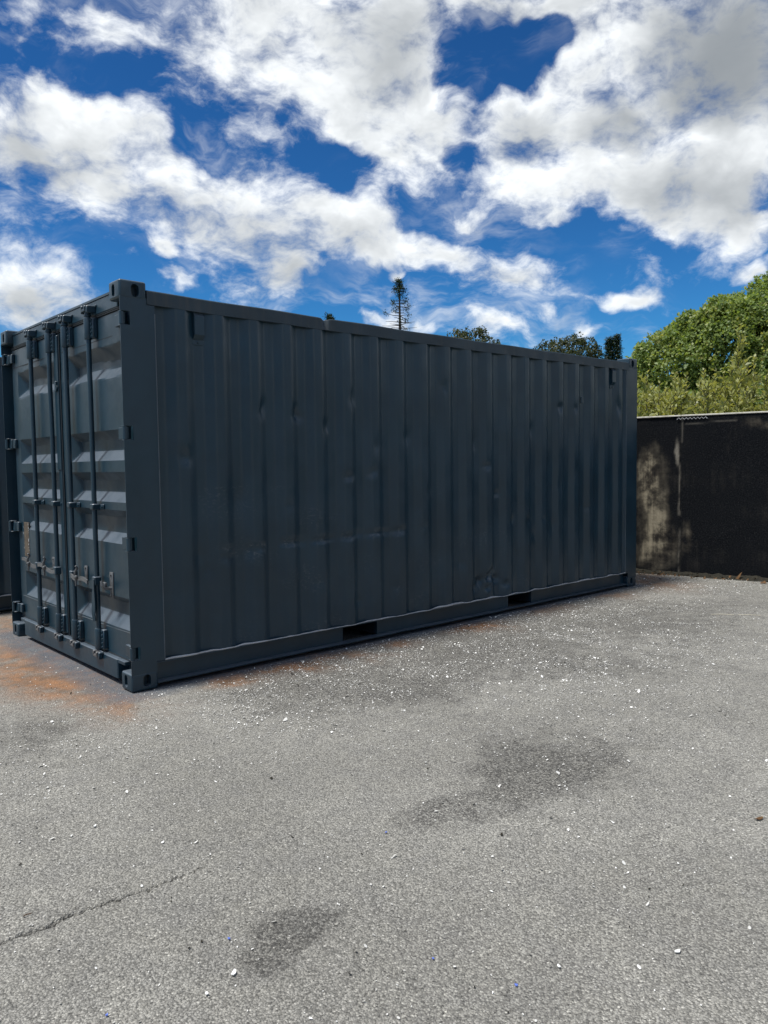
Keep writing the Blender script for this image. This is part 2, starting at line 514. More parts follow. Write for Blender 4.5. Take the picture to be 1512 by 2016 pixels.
def make_wall_mat():
    m, t, b = principled('algae_stained_render', (0.02, 0.02, 0.02), 0.95, spec=0.06)
    co = t.coord('Object')
    pale, bare = t.attr('pale'), t.attr('bare')
    strk = t.noise(t.mapping(co, scale=(11, 11, 0.8)), 1.6, 7, 0.62)
    spk = t.noise(co, 70, 4, 0.65)
    cl = t.noise(co, 3.5, 7, 0.62)
    dark = t.mix(t.ramp(spk, 0.3, 0.75), (0.003, 0.004, 0.0055), (0.014, 0.015, 0.017))
    mott = t.math('MULTIPLY', t.ramp(t.noise(co, 2.2, 8, 0.7), 0.48, 0.75), t.ramp(strk, 0.35, 0.7))
    dark = t.mix(t.math('MULTIPLY', mott, 0.8), dark, (0.032, 0.030, 0.027))
    brown = t.mix(t.ramp(cl, 0.35, 0.65), (0.035, 0.031, 0.026), (0.07, 0.063, 0.05))
    pm = t.math('ADD', t.math('MULTIPLY', t.ramp(strk, 0.2, 0.75), 0.28), t.math('MULTIPLY', t.ramp(cl, 0.25, 0.75), 0.80))
    pm = t.math('MULTIPLY', pm, pale)
    c = t.mix(t.ramp(pm, 0.08, 0.38), dark, brown)
    c = t.mix(t.ramp(pm, 0.32, 0.78), c, (0.29, 0.255, 0.185))
    c = t.mix(t.math('MULTIPLY', t.ramp(spk, 0.58, 0.78), 0.30), c, (0.10, 0.095, 0.085))
    c = t.mix(t.math('MULTIPLY', bare, t.ramp(spk, 0.2, 0.6, 0.55, 1.0)), c, (0.20, 0.185, 0.155))
    t.l.new(c, b.inputs['Base Color'])
    bp = t.bump(t.noise(co, 130, 4, 0.65), 0.004, 0.7)
    bp = t.bump(cl, 0.02, 0.25, bp)
    t.l.new(bp, b.inputs['Normal'])
    return m


WALLM = make_wall_mat()


def simple_noise_mat(name, a, b_, scale=20, rough=0.85, bump=0.0, detail=4):
    m, t, b = principled(name, a, rough, spec=0.3)
    co = t.coord('Object')
    n = t.noise(co, scale, detail, 0.6)
    t.l.new(t.mix(t.ramp(n, 0.3, 0.7), a, b_), b.inputs['Base Color'])
    if bump:
        t.l.new(t.bump(n, bump, 0.7), b.inputs['Normal'])
    return m


COPING = simple_noise_mat('pale_cement_coping', (0.44, 0.42, 0.35), (0.62, 0.60, 0.53), 18, 0.85, 0.004)
SOIL = simple_noise_mat('mossy_soil', (0.008, 0.008, 0.006), (0.030, 0.027, 0.018), 45, 0.95, 0.01)
GRASSY = simple_noise_mat('rough_grass_ground', (0.03, 0.04, 0.015), (0.06, 0.07, 0.025), 3, 0.95, 0.05)
FLAKE, _t, _b = principled('white_paint_flake', (0.72, 0.72, 0.69), 0.55)
_t.l.new(_t.mix(_t.ramp(_t.attr('tone'), 0.0, 1.0, smooth=False), (0.26, 0.255, 0.235), (0.80, 0.80, 0.77)), _b.inputs['Base Color'])
BLUECHIP, _, _ = principled('blue_plastic_chip', (0.10, 0.16, 0.50), 0.5)
TWIG, _, _ = principled('brown_twig_bark', (0.07, 0.035, 0.018), 0.85)
DEADLEAF = simple_noise_mat('dead_brown_leaf', (0.08, 0.04, 0.018), (0.13, 0.075, 0.03), 60, 0.8)
STRAW, _, _ = principled('pale_straw', (0.55, 0.50, 0.38), 0.7)
BARK = simple_noise_mat('grey_brown_bark', (0.035, 0.028, 0.02), (0.085, 0.07, 0.052), 14, 0.9, 0.02)


def leaf_mat(name, cols, rough=0.5, trans=0.35):
    m = bpy.data.materials.new(name)
    m.use_nodes = True
    t = NT(m.node_tree)
    b = t.n['Principled BSDF']
    out = t.n['Material Output']
    cr = t.new('ShaderNodeValToRGB')
    t.l.new(t.attr('tone'), cr.inputs[0])
    el = cr.color_ramp.elements
    while len(el) < len(cols):
        el.new(0.5)
    for i, (p, c) in enumerate(cols):
        el[i].position = p
        el[i].color = (*c, 1)
    t.l.new(cr.outputs[0], b.inputs['Base Color'])
    b.inputs['Roughness'].default_value = rough
    b.inputs['Specular IOR Level'].default_value = 0.4
    tr = t.new('ShaderNodeBsdfTranslucent')
    t.l.new(t.mix(1.0, cr.outputs[0], (1.3, 1.25, 0.6), 'MULTIPLY'), tr.inputs['Color'])
    ms = t.new('ShaderNodeMixShader')
    ms.inputs[0].default_value = trans
    t.l.new(b.outputs[0], ms.inputs[1])
    t.l.new(tr.outputs[0], ms.inputs[2])
    t.l.new(ms.outputs[0], out.inputs['Surface'])
    return m


LEAF_BIG = leaf_mat('broad_tree_leaf', [(0.0, (0.075, 0.13, 0.042)), (0.5, (0.21, 0.29, 0.085)), (0.85, (0.32, 0.36, 0.11)), (1.0, (0.34, 0.29, 0.10))], 0.5, 0.5)
LEAF_SHRUB = leaf_mat('laurel_leaf', [(0.0, (0.10, 0.135, 0.05)), (0.5, (0.26, 0.29, 0.10)), (1.0, (0.42, 0.41, 0.16))], 0.35, 0.4)
LEAF_FAR = leaf_mat('far_tree_leaf', [(0.0, (0.025, 0.040, 0.016)), (0.6, (0.055, 0.070, 0.026)), (1.0, (0.11, 0.10, 0.04))])
NEEDLE = leaf_mat('conifer_needle', [(0.0, (0.010, 0.026, 0.012)), (1.0, (0.030, 0.055, 0.022))], 0.5, 0.15)

# ------------------------------------------------------------------ ground
RUST = [(-0.135, 1.533, 0.311, -0.311, 0.208, 0.666, 0.9), (-0.147, 0.556, 0.297, -0.293, 0.179, 0.486, 0.8), (0.153, 3.035, 0.206, -0.211, 0.206, 0.71, 0.5), (-0.191, -0.102, 0.157, -0.153, 0.109, 0.265, 0.6), (-0.447, 0.852, 0.175, -0.173, 0.084, 0.283, 0.4), (0.687, 0.056, 0.153, -0.151, 0.086, 0.147, 0.8), (1.117, 0.067, 0.24, -0.239, 0.087, 0.129, 0.9), (1.576, 0.051, 0.223, -0.223, 0.094, 0.122, 0.7), (2.206, 0.045, 0.177, -0.179, 0.118, 0.13, 0.35), (3.158, 0.063, 0.225, -0.23, 0.177, 0.161, 0.7), (4.185, 0.106, 0.209, -0.217, 0.21, 0.161, 0.4), (5.393, 0.061, 0.226, -0.239, 0.244, 0.156, 0.35), (6.531, 0.12, 0.203, -0.218, 0.472, 0.264, 0.55), (6.208, -0.281, 0.27, -0.287, 0.353, 0.189, 0.3)]
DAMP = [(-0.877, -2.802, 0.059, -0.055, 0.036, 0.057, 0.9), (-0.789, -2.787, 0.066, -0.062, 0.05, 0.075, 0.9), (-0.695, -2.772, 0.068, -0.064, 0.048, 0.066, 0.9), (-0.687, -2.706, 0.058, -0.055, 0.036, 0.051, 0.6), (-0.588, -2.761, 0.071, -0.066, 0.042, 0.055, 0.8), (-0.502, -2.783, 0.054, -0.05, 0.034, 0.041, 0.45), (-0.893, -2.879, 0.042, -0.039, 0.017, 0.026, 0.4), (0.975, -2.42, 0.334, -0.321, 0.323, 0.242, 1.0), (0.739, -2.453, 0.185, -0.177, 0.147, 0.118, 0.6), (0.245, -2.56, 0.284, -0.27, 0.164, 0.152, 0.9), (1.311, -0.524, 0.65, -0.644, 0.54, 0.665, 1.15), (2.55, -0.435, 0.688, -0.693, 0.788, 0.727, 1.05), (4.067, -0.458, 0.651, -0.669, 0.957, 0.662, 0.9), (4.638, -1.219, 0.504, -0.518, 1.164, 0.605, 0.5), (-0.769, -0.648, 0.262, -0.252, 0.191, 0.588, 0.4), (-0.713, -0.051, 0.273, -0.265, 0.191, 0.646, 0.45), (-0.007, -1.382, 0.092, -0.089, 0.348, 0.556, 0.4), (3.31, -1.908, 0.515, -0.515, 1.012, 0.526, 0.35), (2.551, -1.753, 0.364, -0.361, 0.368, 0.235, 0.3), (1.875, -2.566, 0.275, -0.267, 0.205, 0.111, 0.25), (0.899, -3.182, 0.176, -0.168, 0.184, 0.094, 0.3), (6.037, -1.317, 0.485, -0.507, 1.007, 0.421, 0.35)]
FLK = [(1.449, -0.468, 0.842, -0.836, 0.64, 0.768, 1.0), (3.062, -0.544, 0.769, -0.78, 1.142, 0.924, 1.0), (0.306, -0.658, 0.327, -0.319, 0.286, 0.485, 0.6), (-0.788, -0.63, 0.243, -0.234, 0.253, 0.793, 0.4), (-0.224, -0.759, 0.398, -0.385, 0.342, 0.725, 0.25), (4.819, -0.866, 0.661, -0.684, 1.807, 1.006, 0.45), (2.488, -1.871, 0.591, -0.584, 1.841, 1.143, 0.35), (6.656, -0.481, 0.543, -0.579, 0.707, 0.342, 0.6)]
CRACK = [(-1.62, -2.16), (-1.4719, -2.188), (-1.3912, -2.1997), (-1.3222, -2.2121), (-1.2646, -2.2196), (-1.1962, -2.2018), (-1.1519, -2.2125), (-1.0781, -2.2144), (-1.019, -2.2166), (-0.9393, -2.2366), (-0.8593, -2.2238), (-0.8048, -2.2295), (-0.7373, -2.232), (-0.6924, -2.26)]
CRW = [0.013, 0.012, 0.011, 0.011, 0.012, 0.013, 0.009, 0.010, 0.009, 0.008, 0.007, 0.006, 0.004, 0.001]


def patches(x, y, lst):
    s = np.zeros_like(x)
    for i, (cx, cy, ax, ay, bx, by, k) in enumerate(lst):
        det = ax * by - bx * ay
        size = math.sqrt(abs(det)) * 2
        m = (np.abs(x - cx) < 5 * size + 0.3) & (np.abs(y - cy) < 5 * size + 0.3)
        xm, ym = x[m], y[m]
        f = 1.6 / size
        dx, dy = xm - cx, ym - cy
        p_ = (dx * by - dy * bx) / det + (fbm(xm * f, ym * f, 3 + i, 5) - 0.5) * 1.3
        q_ = (-dx * ay + dy * ax) / det + (fbm(xm * f, ym * f, 57 + i, 5) - 0.5) * 1.3
        s[m] += k * np.exp(-1.1 * (p_ * p_ + q_ * q_))
    return np.clip(s, 0, 1)


def crack_field(x, y):
    d = np.full_like(x, 9.0)
    for (a, b_, w0, w1) in zip(CRACK[:-1], CRACK[1:], CRW[:-1], CRW[1:]):
        a, b_ = np.array(a), np.array(b_)
        v = b_ - a
        t = np.clip(((x - a[0]) * v[0] + (y - a[1]) * v[1]) / (v @ v), 0, 1)
        jx = (fbm(x * 60, y * 60, 21, 3) - 0.5) * 0.024
        jy = (fbm(x * 60, y * 60, 31, 3) - 0.5) * 0.030
        r = np.hypot(x + jx - a[0] - v[0] * t, y + jy - a[1] - v[1] * t)
        d = np.minimum(d, r / np.maximum((w0 + (w1 - w0) * t) * (0.15 + 1.35 * fbm(x * 34, y * 34, 77, 3)), 1e-3))
    return d


def steps(*segs):
    out = []
    for a, b_, s in segs:
        out.append(np.arange(a, b_, s))
    return np.concatenate(out)


gx = steps((-60, -8, 8), (-8, -2.2, 0.2), (-2.2, -1.62, 0.03), (-1.62, -0.64, 0.0035), (-0.64, 7.6, 0.035), (7.6, 9.0, 0.3))
gy = steps((-60, -8, 8), (-8, -4.8, 0.2), (-4.8, -2.32, 0.035), (-2.32, -2.10, 0.0035), (-2.10, 3.8, 0.035), (3.8, 12, 0.5), (12, 61, 8))
GX, GY = np.meshgrid(gx, gy, indexing='ij')
near = (GX > -4) & (GX < 8) & (GY > -5.5) & (GY < 4.5)
GZ = (fbm(GX * 0.8, GY * 0.8, 5) - 0.5) * 0.02 * near
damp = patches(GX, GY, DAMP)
RUST = [q if i < 5 or i > 11 else (q[0] - 0.07, q[1] - 0.135, *q[2:6], min(1.3, q[6] * 1.6)) for i, q in enumerate(RUST)]
rust = patches(GX, GY, [(*q[:6], q[6] * 1.25) for q in RUST])
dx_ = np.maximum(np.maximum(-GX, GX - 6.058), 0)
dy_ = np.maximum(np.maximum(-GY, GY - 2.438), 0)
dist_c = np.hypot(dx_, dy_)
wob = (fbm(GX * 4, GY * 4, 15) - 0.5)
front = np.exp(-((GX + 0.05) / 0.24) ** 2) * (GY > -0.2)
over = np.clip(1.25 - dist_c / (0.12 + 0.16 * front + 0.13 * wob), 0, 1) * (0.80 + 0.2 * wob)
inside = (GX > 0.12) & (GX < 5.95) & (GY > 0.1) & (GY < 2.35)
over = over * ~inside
cf = crack_field(GX, GY)
crk = np.clip(1.25 - cf, 0, 1)
GZ -= 0.014 * np.clip(1.4 - cf, 0, 1)
co = np.stack([GX, GY, GZ], -1).reshape(-1, 3)
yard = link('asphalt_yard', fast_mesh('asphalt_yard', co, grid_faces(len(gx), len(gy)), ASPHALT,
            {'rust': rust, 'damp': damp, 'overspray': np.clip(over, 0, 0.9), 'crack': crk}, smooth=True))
tag(yard, kind='structure')


def ground_z(x, y):
    x, y = np.asarray(x, float), np.asarray(y, float)
    return (fbm(x * 0.8, y * 0.8, 5) - 0.5) * 0.02


# rough ground beyond the wall, out to the horizon
WA = Vector((7.114, 0.613))
WD = Vector((0.23725, -0.97145))
WN = Vector((0.97145, 0.23725))       # away from the yard
mb = MB()
p0 = WA - WD * 400 + WN * 0.12
p1 = WA + WD * 400 + WN * 0.12
mb.add([(p0.x, p0.y, 0.03), (p1.x, p1.y, 0.03), (p1.x + WN.x * 1500, p1.y + WN.y * 1500, 0.03), (p0.x + WN.x * 1500, p0.y + WN.y * 1500, 0.03)], [(0, 1, 2, 3)])
tag(mb.build('rough_ground', GRASSY), kind='structure')
# low unseen ridge added far round the yard to darken door reflections
nA, nR = 181, 7
AZ, RR = np.meshgrid(np.linspace(0, 2 * np.pi, nA), np.linspace(0, 1, nR), indexing='ij')
deg = np.degrees(AZ)
ahead = np.clip((np.minimum(np.abs(deg - 45), 360 - np.abs(deg - 45)) - 38) / 8, 0, 1)
hh = (6.0 + 9.0 * ahead) * (0.8 + 0.4 * fbm(np.cos(AZ) * 6 + 9, np.sin(AZ) * 6 + 9, 91))
rad = 95 + RR * 40
hz = hh * np.sin(RR * np.pi / 2) + (fbm(np.cos(AZ) * 40, np.sin(AZ) * 40 + RR * 3, 92) - 0.5) * 2.0 * (RR > 0.1)
P = np.stack([rad * np.cos(AZ), rad * np.sin(AZ), hz - 0.3], -1).reshape(-1, 3)
tag(link('added_ridge', fast_mesh('added_ridge', P, grid_faces(nA, nR)[:, ::-1], GRASSY, smooth=True)), kind='structure')
mb = MB()
mb.add([(-1500, -1500, -0.06), (1500, -1500, -0.06), (1500, 1500, -0.06), (-1500, 1500, -0.06)], [(0, 1, 2, 3)])
tag(mb.build('terrain', GRASSY), kind='structure')

# ------------------------------------------------------------------ containers
L, W, H = 6.058, 2.438, 2.591
PITCH, EDGE0, DEP = 0.279, 0.443, 0.035


def corr_depth(x):
    """depth of the side corrugation behind the outer face at position x"""
    ph = np.mod(x - EDGE0, PITCH)
    a, b_, c = 0.068, 0.138, 0.208
    d = np.where(ph < a, ph / a, np.where(ph < b_, 1.0, np.where(ph < c, 1 - (ph - b_) / (c - b_), 0.0)))
    d = np.where(x > 5.80, 0.0, d)
    # round the press bends
    return d * DEP


DENTS = [(0.414, 1.49, .05, .05, .012), (1.03, 1.83, .03, .06, .016), (1.32, 1.82, .03, .05, .02), (1.33, 1.78, .05, .03, .012), (1.60, 1.73, .03, .05, .010),
         (1.815, 1.343, .05, .025, .014), (2.052, 1.367, .04, .03, .012), (1.32, .86, .10, .02, .010), (1.6, .87, .08, .018, .012), (1.87, .875, .10, .02, .014),
         (2.15, .885, .09, .016, .014), (2.33, .88, .07, .02, .012), (0.92, .82, .07, .04, .008), (0.52, .83, .05, .05, .008), (0.56, .72, .05, .05, .007), (0.72, .80, .06, .03, .008),
         (3.45, 1.41, .05, .03, .014), (3.83, .874, .04, .04, .016), (4.09, .869, .05, .045, .016), (4.594, 1.98, .04, .035, .015), (3.477, .378, .06, .045, .034),
         (3.36, .34, .035, .04, .026), (3.60, .34, .045, .04, .024), (3.28, .29, .05, .035, .022), (3.72, .28, .05, .03, .022), (3.53, .43, .03, .03, .02), (3.45, .28, .04, .025, .018), (3.1, .55, .06, .05, .008), (4.50, .80, .04, .06, .010), (4.3, .86, .03, .02, .010),
         (4.2, .72, .04, .05, .008), (2.62, .35, .06, .06, .008), (2.3, .42, .05, .05, .008), (1.9, .33, .06, .04, .010), (4.9, 1.35, .04, .05, .008), (4.15, 1.75, .03, .06, .010), (4.85, 1.98, .03, .03, .010),
         (3.3, 1.62, .04, .06, .008), (2.45, 1.65, .05, .04, .008), (2.7, 1.2, .05, .05, .008), (5.68, 2.05, .03, .08, .012), (3.62, 1.15, .05, .03, .010), (5.1, .95, .05, .03, .008), (2.9, 2.1, .03, .05, .008),
         (0.85, 1.2, .05, .06, .006), (1.25, 1.15, .05, .04, .006), (1.5, .55, .07, .05, .006), (4.6, 1.2, .04, .07, .010), (1.85, 1.95, .03, .05, .012), (2.1, 1.58, .03, .05, .010)]


def side_panel_mesh(mat, flip):
    base = []
    x = 0.226
    keys = [0.226]
    k = -1
    while True:
        e = EDGE0 + PITCH * k
        for o in (0, .068, .138, .208):
            for dd in (-.014, -.007, 0.0, .007, .014):
                base.append(e + o + dd)
        k += 1
        if e > 5.9:
            break
    base += list(np.arange(0.226, 5.835, 0.019)) + [0.226, 5.835]
    xs = np.array(sorted(b_ for b_ in base if 0.226 <= b_ <= 5.835))
    xs = xs[np.concatenate([[True], np.diff(xs) > 0.003])]
    zs = np.unique(np.concatenate([np.arange(0.170, 2.462, 0.021), [2.462]]))
    X, Z = np.meshgrid(xs, zs, indexing='ij')
    # slightly rounded profile: average of shifted samples
    D = (corr_depth(X - .012) + 2 * corr_depth(X - .006) + 2 * corr_depth(X) + 2 * corr_depth(X + .006) + corr_depth(X + .012)) / 8
    Y = D + 0.003
    for cx, cz, rx, rz, dep in DENTS:
        a = X - cx + (fbm(X * 9, Z * 9, 40) - 0.5) * 0.05
        b_ = Z - cz + (fbm(X * 9, Z * 9, 50) - 0.5) * 0.05
        Y = Y + 1.15 * dep * np.exp(-(a / (0.95 * rx)) ** 2 - (b_ / (0.95 * rz)) ** 2)
    # long dented crease and general pressing waviness
    line = 0.862 + (X - 1.3) * 0.02 + (fbm(X * 6, Z * 0, 60) - 0.5) * 0.05
    m = np.clip((X - 0.45) / 0.5, 0, 1) * np.clip((2.75 - X) / 0.35, 0, 1)
    Y = Y + 0.014 * m * np.exp(-((Z - line) / 0.018) ** 2) * (D < 0.02) * (0.3 + fbm(X * 8, X * 0, 70))
    Y = Y + (fbm(X * 1.6, Z * 1.9, 80) - 0.5) * 0.007 + (fbm(X * 7, Z * 2.2, 90) - 0.5) * 0.003
    co_ = np.stack([X, Y, Z], -1).reshape(-1, 3)
    f = grid_faces(len(xs), len(zs))
    if flip:
        co_[:, 1] = W - co_[:, 1]
        f = f[:, ::-1]
    scuff = 0.9 * m * np.exp(-((Z - line) / 0.03) ** 2) * (D < 0.012)
    for cx, cz, rx, rz, dep in DENTS:
        scuff = scuff + 22 * dep * np.exp(-((X - cx) / rx) ** 2 - ((Z - cz + 0.01) / rz) ** 2) * (D < 0.02)
    scuff = scuff + 0.5 * np.clip(fbm(X * 2.5, Z * 5, 140) - 0.60, 0, 1) * 5 * (Z < 1.3)
    return fast_mesh('side_panel', co_, f, mat, {'scuff': np.clip(scuff, 0, 1)}, smooth=True)


def fitting_mesh(mat, sx, sy, sz):
    """corner casting at local origin, outer corner at (0,0,0), extends +x .178, +y .162, +z .118 then mirrored"""
    bm = bmesh.new()
    X, Y, Z = .178, .162, .118
    c = [bm.verts.new(p) for p in ((0, 0, 0), (X, 0, 0), (X, Y, 0), (0, Y, 0), (0, 0, Z), (X, 0, Z), (X, Y, Z), (0, Y, Z))]

    def face_with_hole(q, o, ua, va, cu, cv, hw, hh, n_in):
        # q: four corner verts in order; oval hole centred cu,cv (half sizes hw,hh), pushed in along n_in
        ring, inner = [], []
        N = 24
        for i in range(N):
            t = 2 * math.pi * (i + 0.5) / N - math.pi * 0.75
            cs, sn = math.cos(t), math.sin(t)
            r = min(hw, hh)
            u = cu + (hw - r) * (1 if cs > 0 else -1) + r * cs
            v = cv + (hh - r) * (1 if sn > 0 else -1) + r * sn
            pt = Vector(o) + Vector(ua) * u + Vector(va) * v
            ring.append(bm.verts.new(pt))
            inner.append(bm.verts.new(pt + Vector(n_in) * 0.055))
        for s in range(4):
            arc = [ring[(s * 6 + i) % N] for i in range(-1, 6)]
            bm.faces.new([q[s], q[(s + 1) % 4]] + arc[::-1])
        for i in range(N):
            j = (i + 1) % N
            bm.faces.new([ring[j], ring[i], inner[i], inner[j]])
        bm.faces.new(inner)

    # side face y=0 (u=x, v=z), end face x=0 (u=y, v=z), outer z face (u=x, v=y)
    face_with_hole([c[0], c[1], c[5], c[4]], (0, 0, 0), (1, 0, 0), (0, 0, 1), .102, .062, .026, .040, (0, 1, 0))
    face_with_hole([c[0], c[3], c[7], c[4]], (0, 0, 0), (0, 1, 0), (0, 0, 1), .089, .062, .022, .040, (1, 0, 0))
    face_with_hole([c[0], c[1], c[2], c[3]], (0, 0, 0), (1, 0, 0), (0, 1, 0), .100, .088, .050, .030, (0, 0, 1))
    bm.faces.new([c[1], c[2], c[6], c[5]])
    bm.faces.new([c[3], c[2], c[6], c[7]])
    bm.faces.new([c[4], c[5], c[6], c[7]])
    bm.normal_update()
    bmesh.ops.recalc_face_normals(bm, faces=bm.faces)
    cs = set(c)
    ed = [e for e in bm.edges if e.verts[0] in cs and e.verts[1] in cs]
    bmesh.ops.bevel(bm, geom=ed, offset=0.016, segments=4, affect='EDGES', profile=0.5)
    for v in bm.verts:
        v.co = Vector((v.co.x if sx > 0 else L - v.co.x, v.co.y if sy > 0 else W - v.co.y, v.co.z if sz > 0 else H - v.co.z))
    if sx * sy * sz < 0:
        bmesh.ops.reverse_faces(bm, faces=bm.faces)
    me = bpy.data.meshes.new('corner_fitting')
    bm.to_mesh(me)
    bm.free()
    me.materials.append(mat)
    me.shade_smooth()
    me.set_sharp_from_angle(angle=R(40))
    return me


SLOTS = [(0.203, 0.287), (0.898, 0.989), (1.601, 1.689), (2.312, 2.398)]


def post_plate(near_side, door_end):
    """outer plate of a corner post with hinge cut-outs on the door end"""
    mb = MB()
    x0, xw = 0.0, 0.229
    pts = [(x0 + 0.0015, 0.102)]
    if door_end:
        for a, b_ in SLOTS:
            pts += [(x0 + 0.0015, a), (0.064, a), (0.064, b_), (x0 + 0.0015, b_)]
    pts += [(x0 + 0.0015, H - 0.102), (0.176, H - 0.102), (0.176, 2.449), (xw, 2.449), (xw, 0.174), (0.176, 0.174), (0.176, 0.102)]
    if not door_end:
        pts = [(L - x, z) for x, z in pts]
    # prism along y: other axes order (z, x)
    poly = [(z, x) for x, z in pts]
    y0, y1 = (0.0015, 0.0065) if near_side else (W - 0.0065, W - 0.0015)
    mb.prism(poly, 1, y0, y1)
    return mb


def trap(v, keys, vals):
    return np.interp(v, keys, vals)


RECESS = [(2.238, 2.155, 2.100, 2.028), (1.677, 1.618, 1.546, 1.476), (1.401, 1.343, 1.268, 1.202), (1.150, 1.098, 0.995, 0.929), (0.576, 0.530, 0.446, 0.368)]
XF, DDEP = 0.062, 0.054


def leaf_mesh(y0, y1, ra, rb, mat, seed):
    """pressed steel door leaf: face at x=XF with five hipped recesses between y=ra and y=rb"""
    ys = np.unique(np.concatenate([np.linspace(y0, y1, 90), [ra, ra + .075, rb - .075, rb]]))
    zk = [v for r in RECESS for v in r]
    zs = np.unique(np.concatenate([np.linspace(0.176, 2.424, 220), zk]))
    Yg, Zg = np.meshgrid(ys, zs, indexing='ij')
    dz = np.zeros_like(Zg)
    for k, (a, b_, c, d) in enumerate(RECESS):
        dent = 0.0
        if k == 0:
            dent = 0.016 * np.exp(-((Yg - (ra + 0.2)) / 0.16) ** 2) + 0.010 * np.exp(-((Yg - (rb - 0.1)) / 0.1) ** 2)
        dz = np.maximum(dz, np.interp(Zg + dent, [d, c, b_, a], [0, 1, 1, 0]))
    dy = np.interp(Yg, [ra, ra + .075, rb - .075, rb], [0, 1, 1, 0])
    D = np.minimum(dz, dy) * DDEP
    D = D + (fbm(Yg * 3, Zg * 2.2, seed) - 0.5) * 0.008 * (D > -1) + (fbm(Yg * 9, Zg * 6, seed + 7) - 0.5) * 0.0022
    co_ = np.stack([XF + D, Yg, Zg], -1).reshape(-1, 3)
    f = grid_faces(len(ys), len(zs))[:, ::-1]
    me = fast_mesh('door_leaf', co_, f, mat, smooth=True)
    me.set_sharp_from_angle(angle=R(22))
    return me


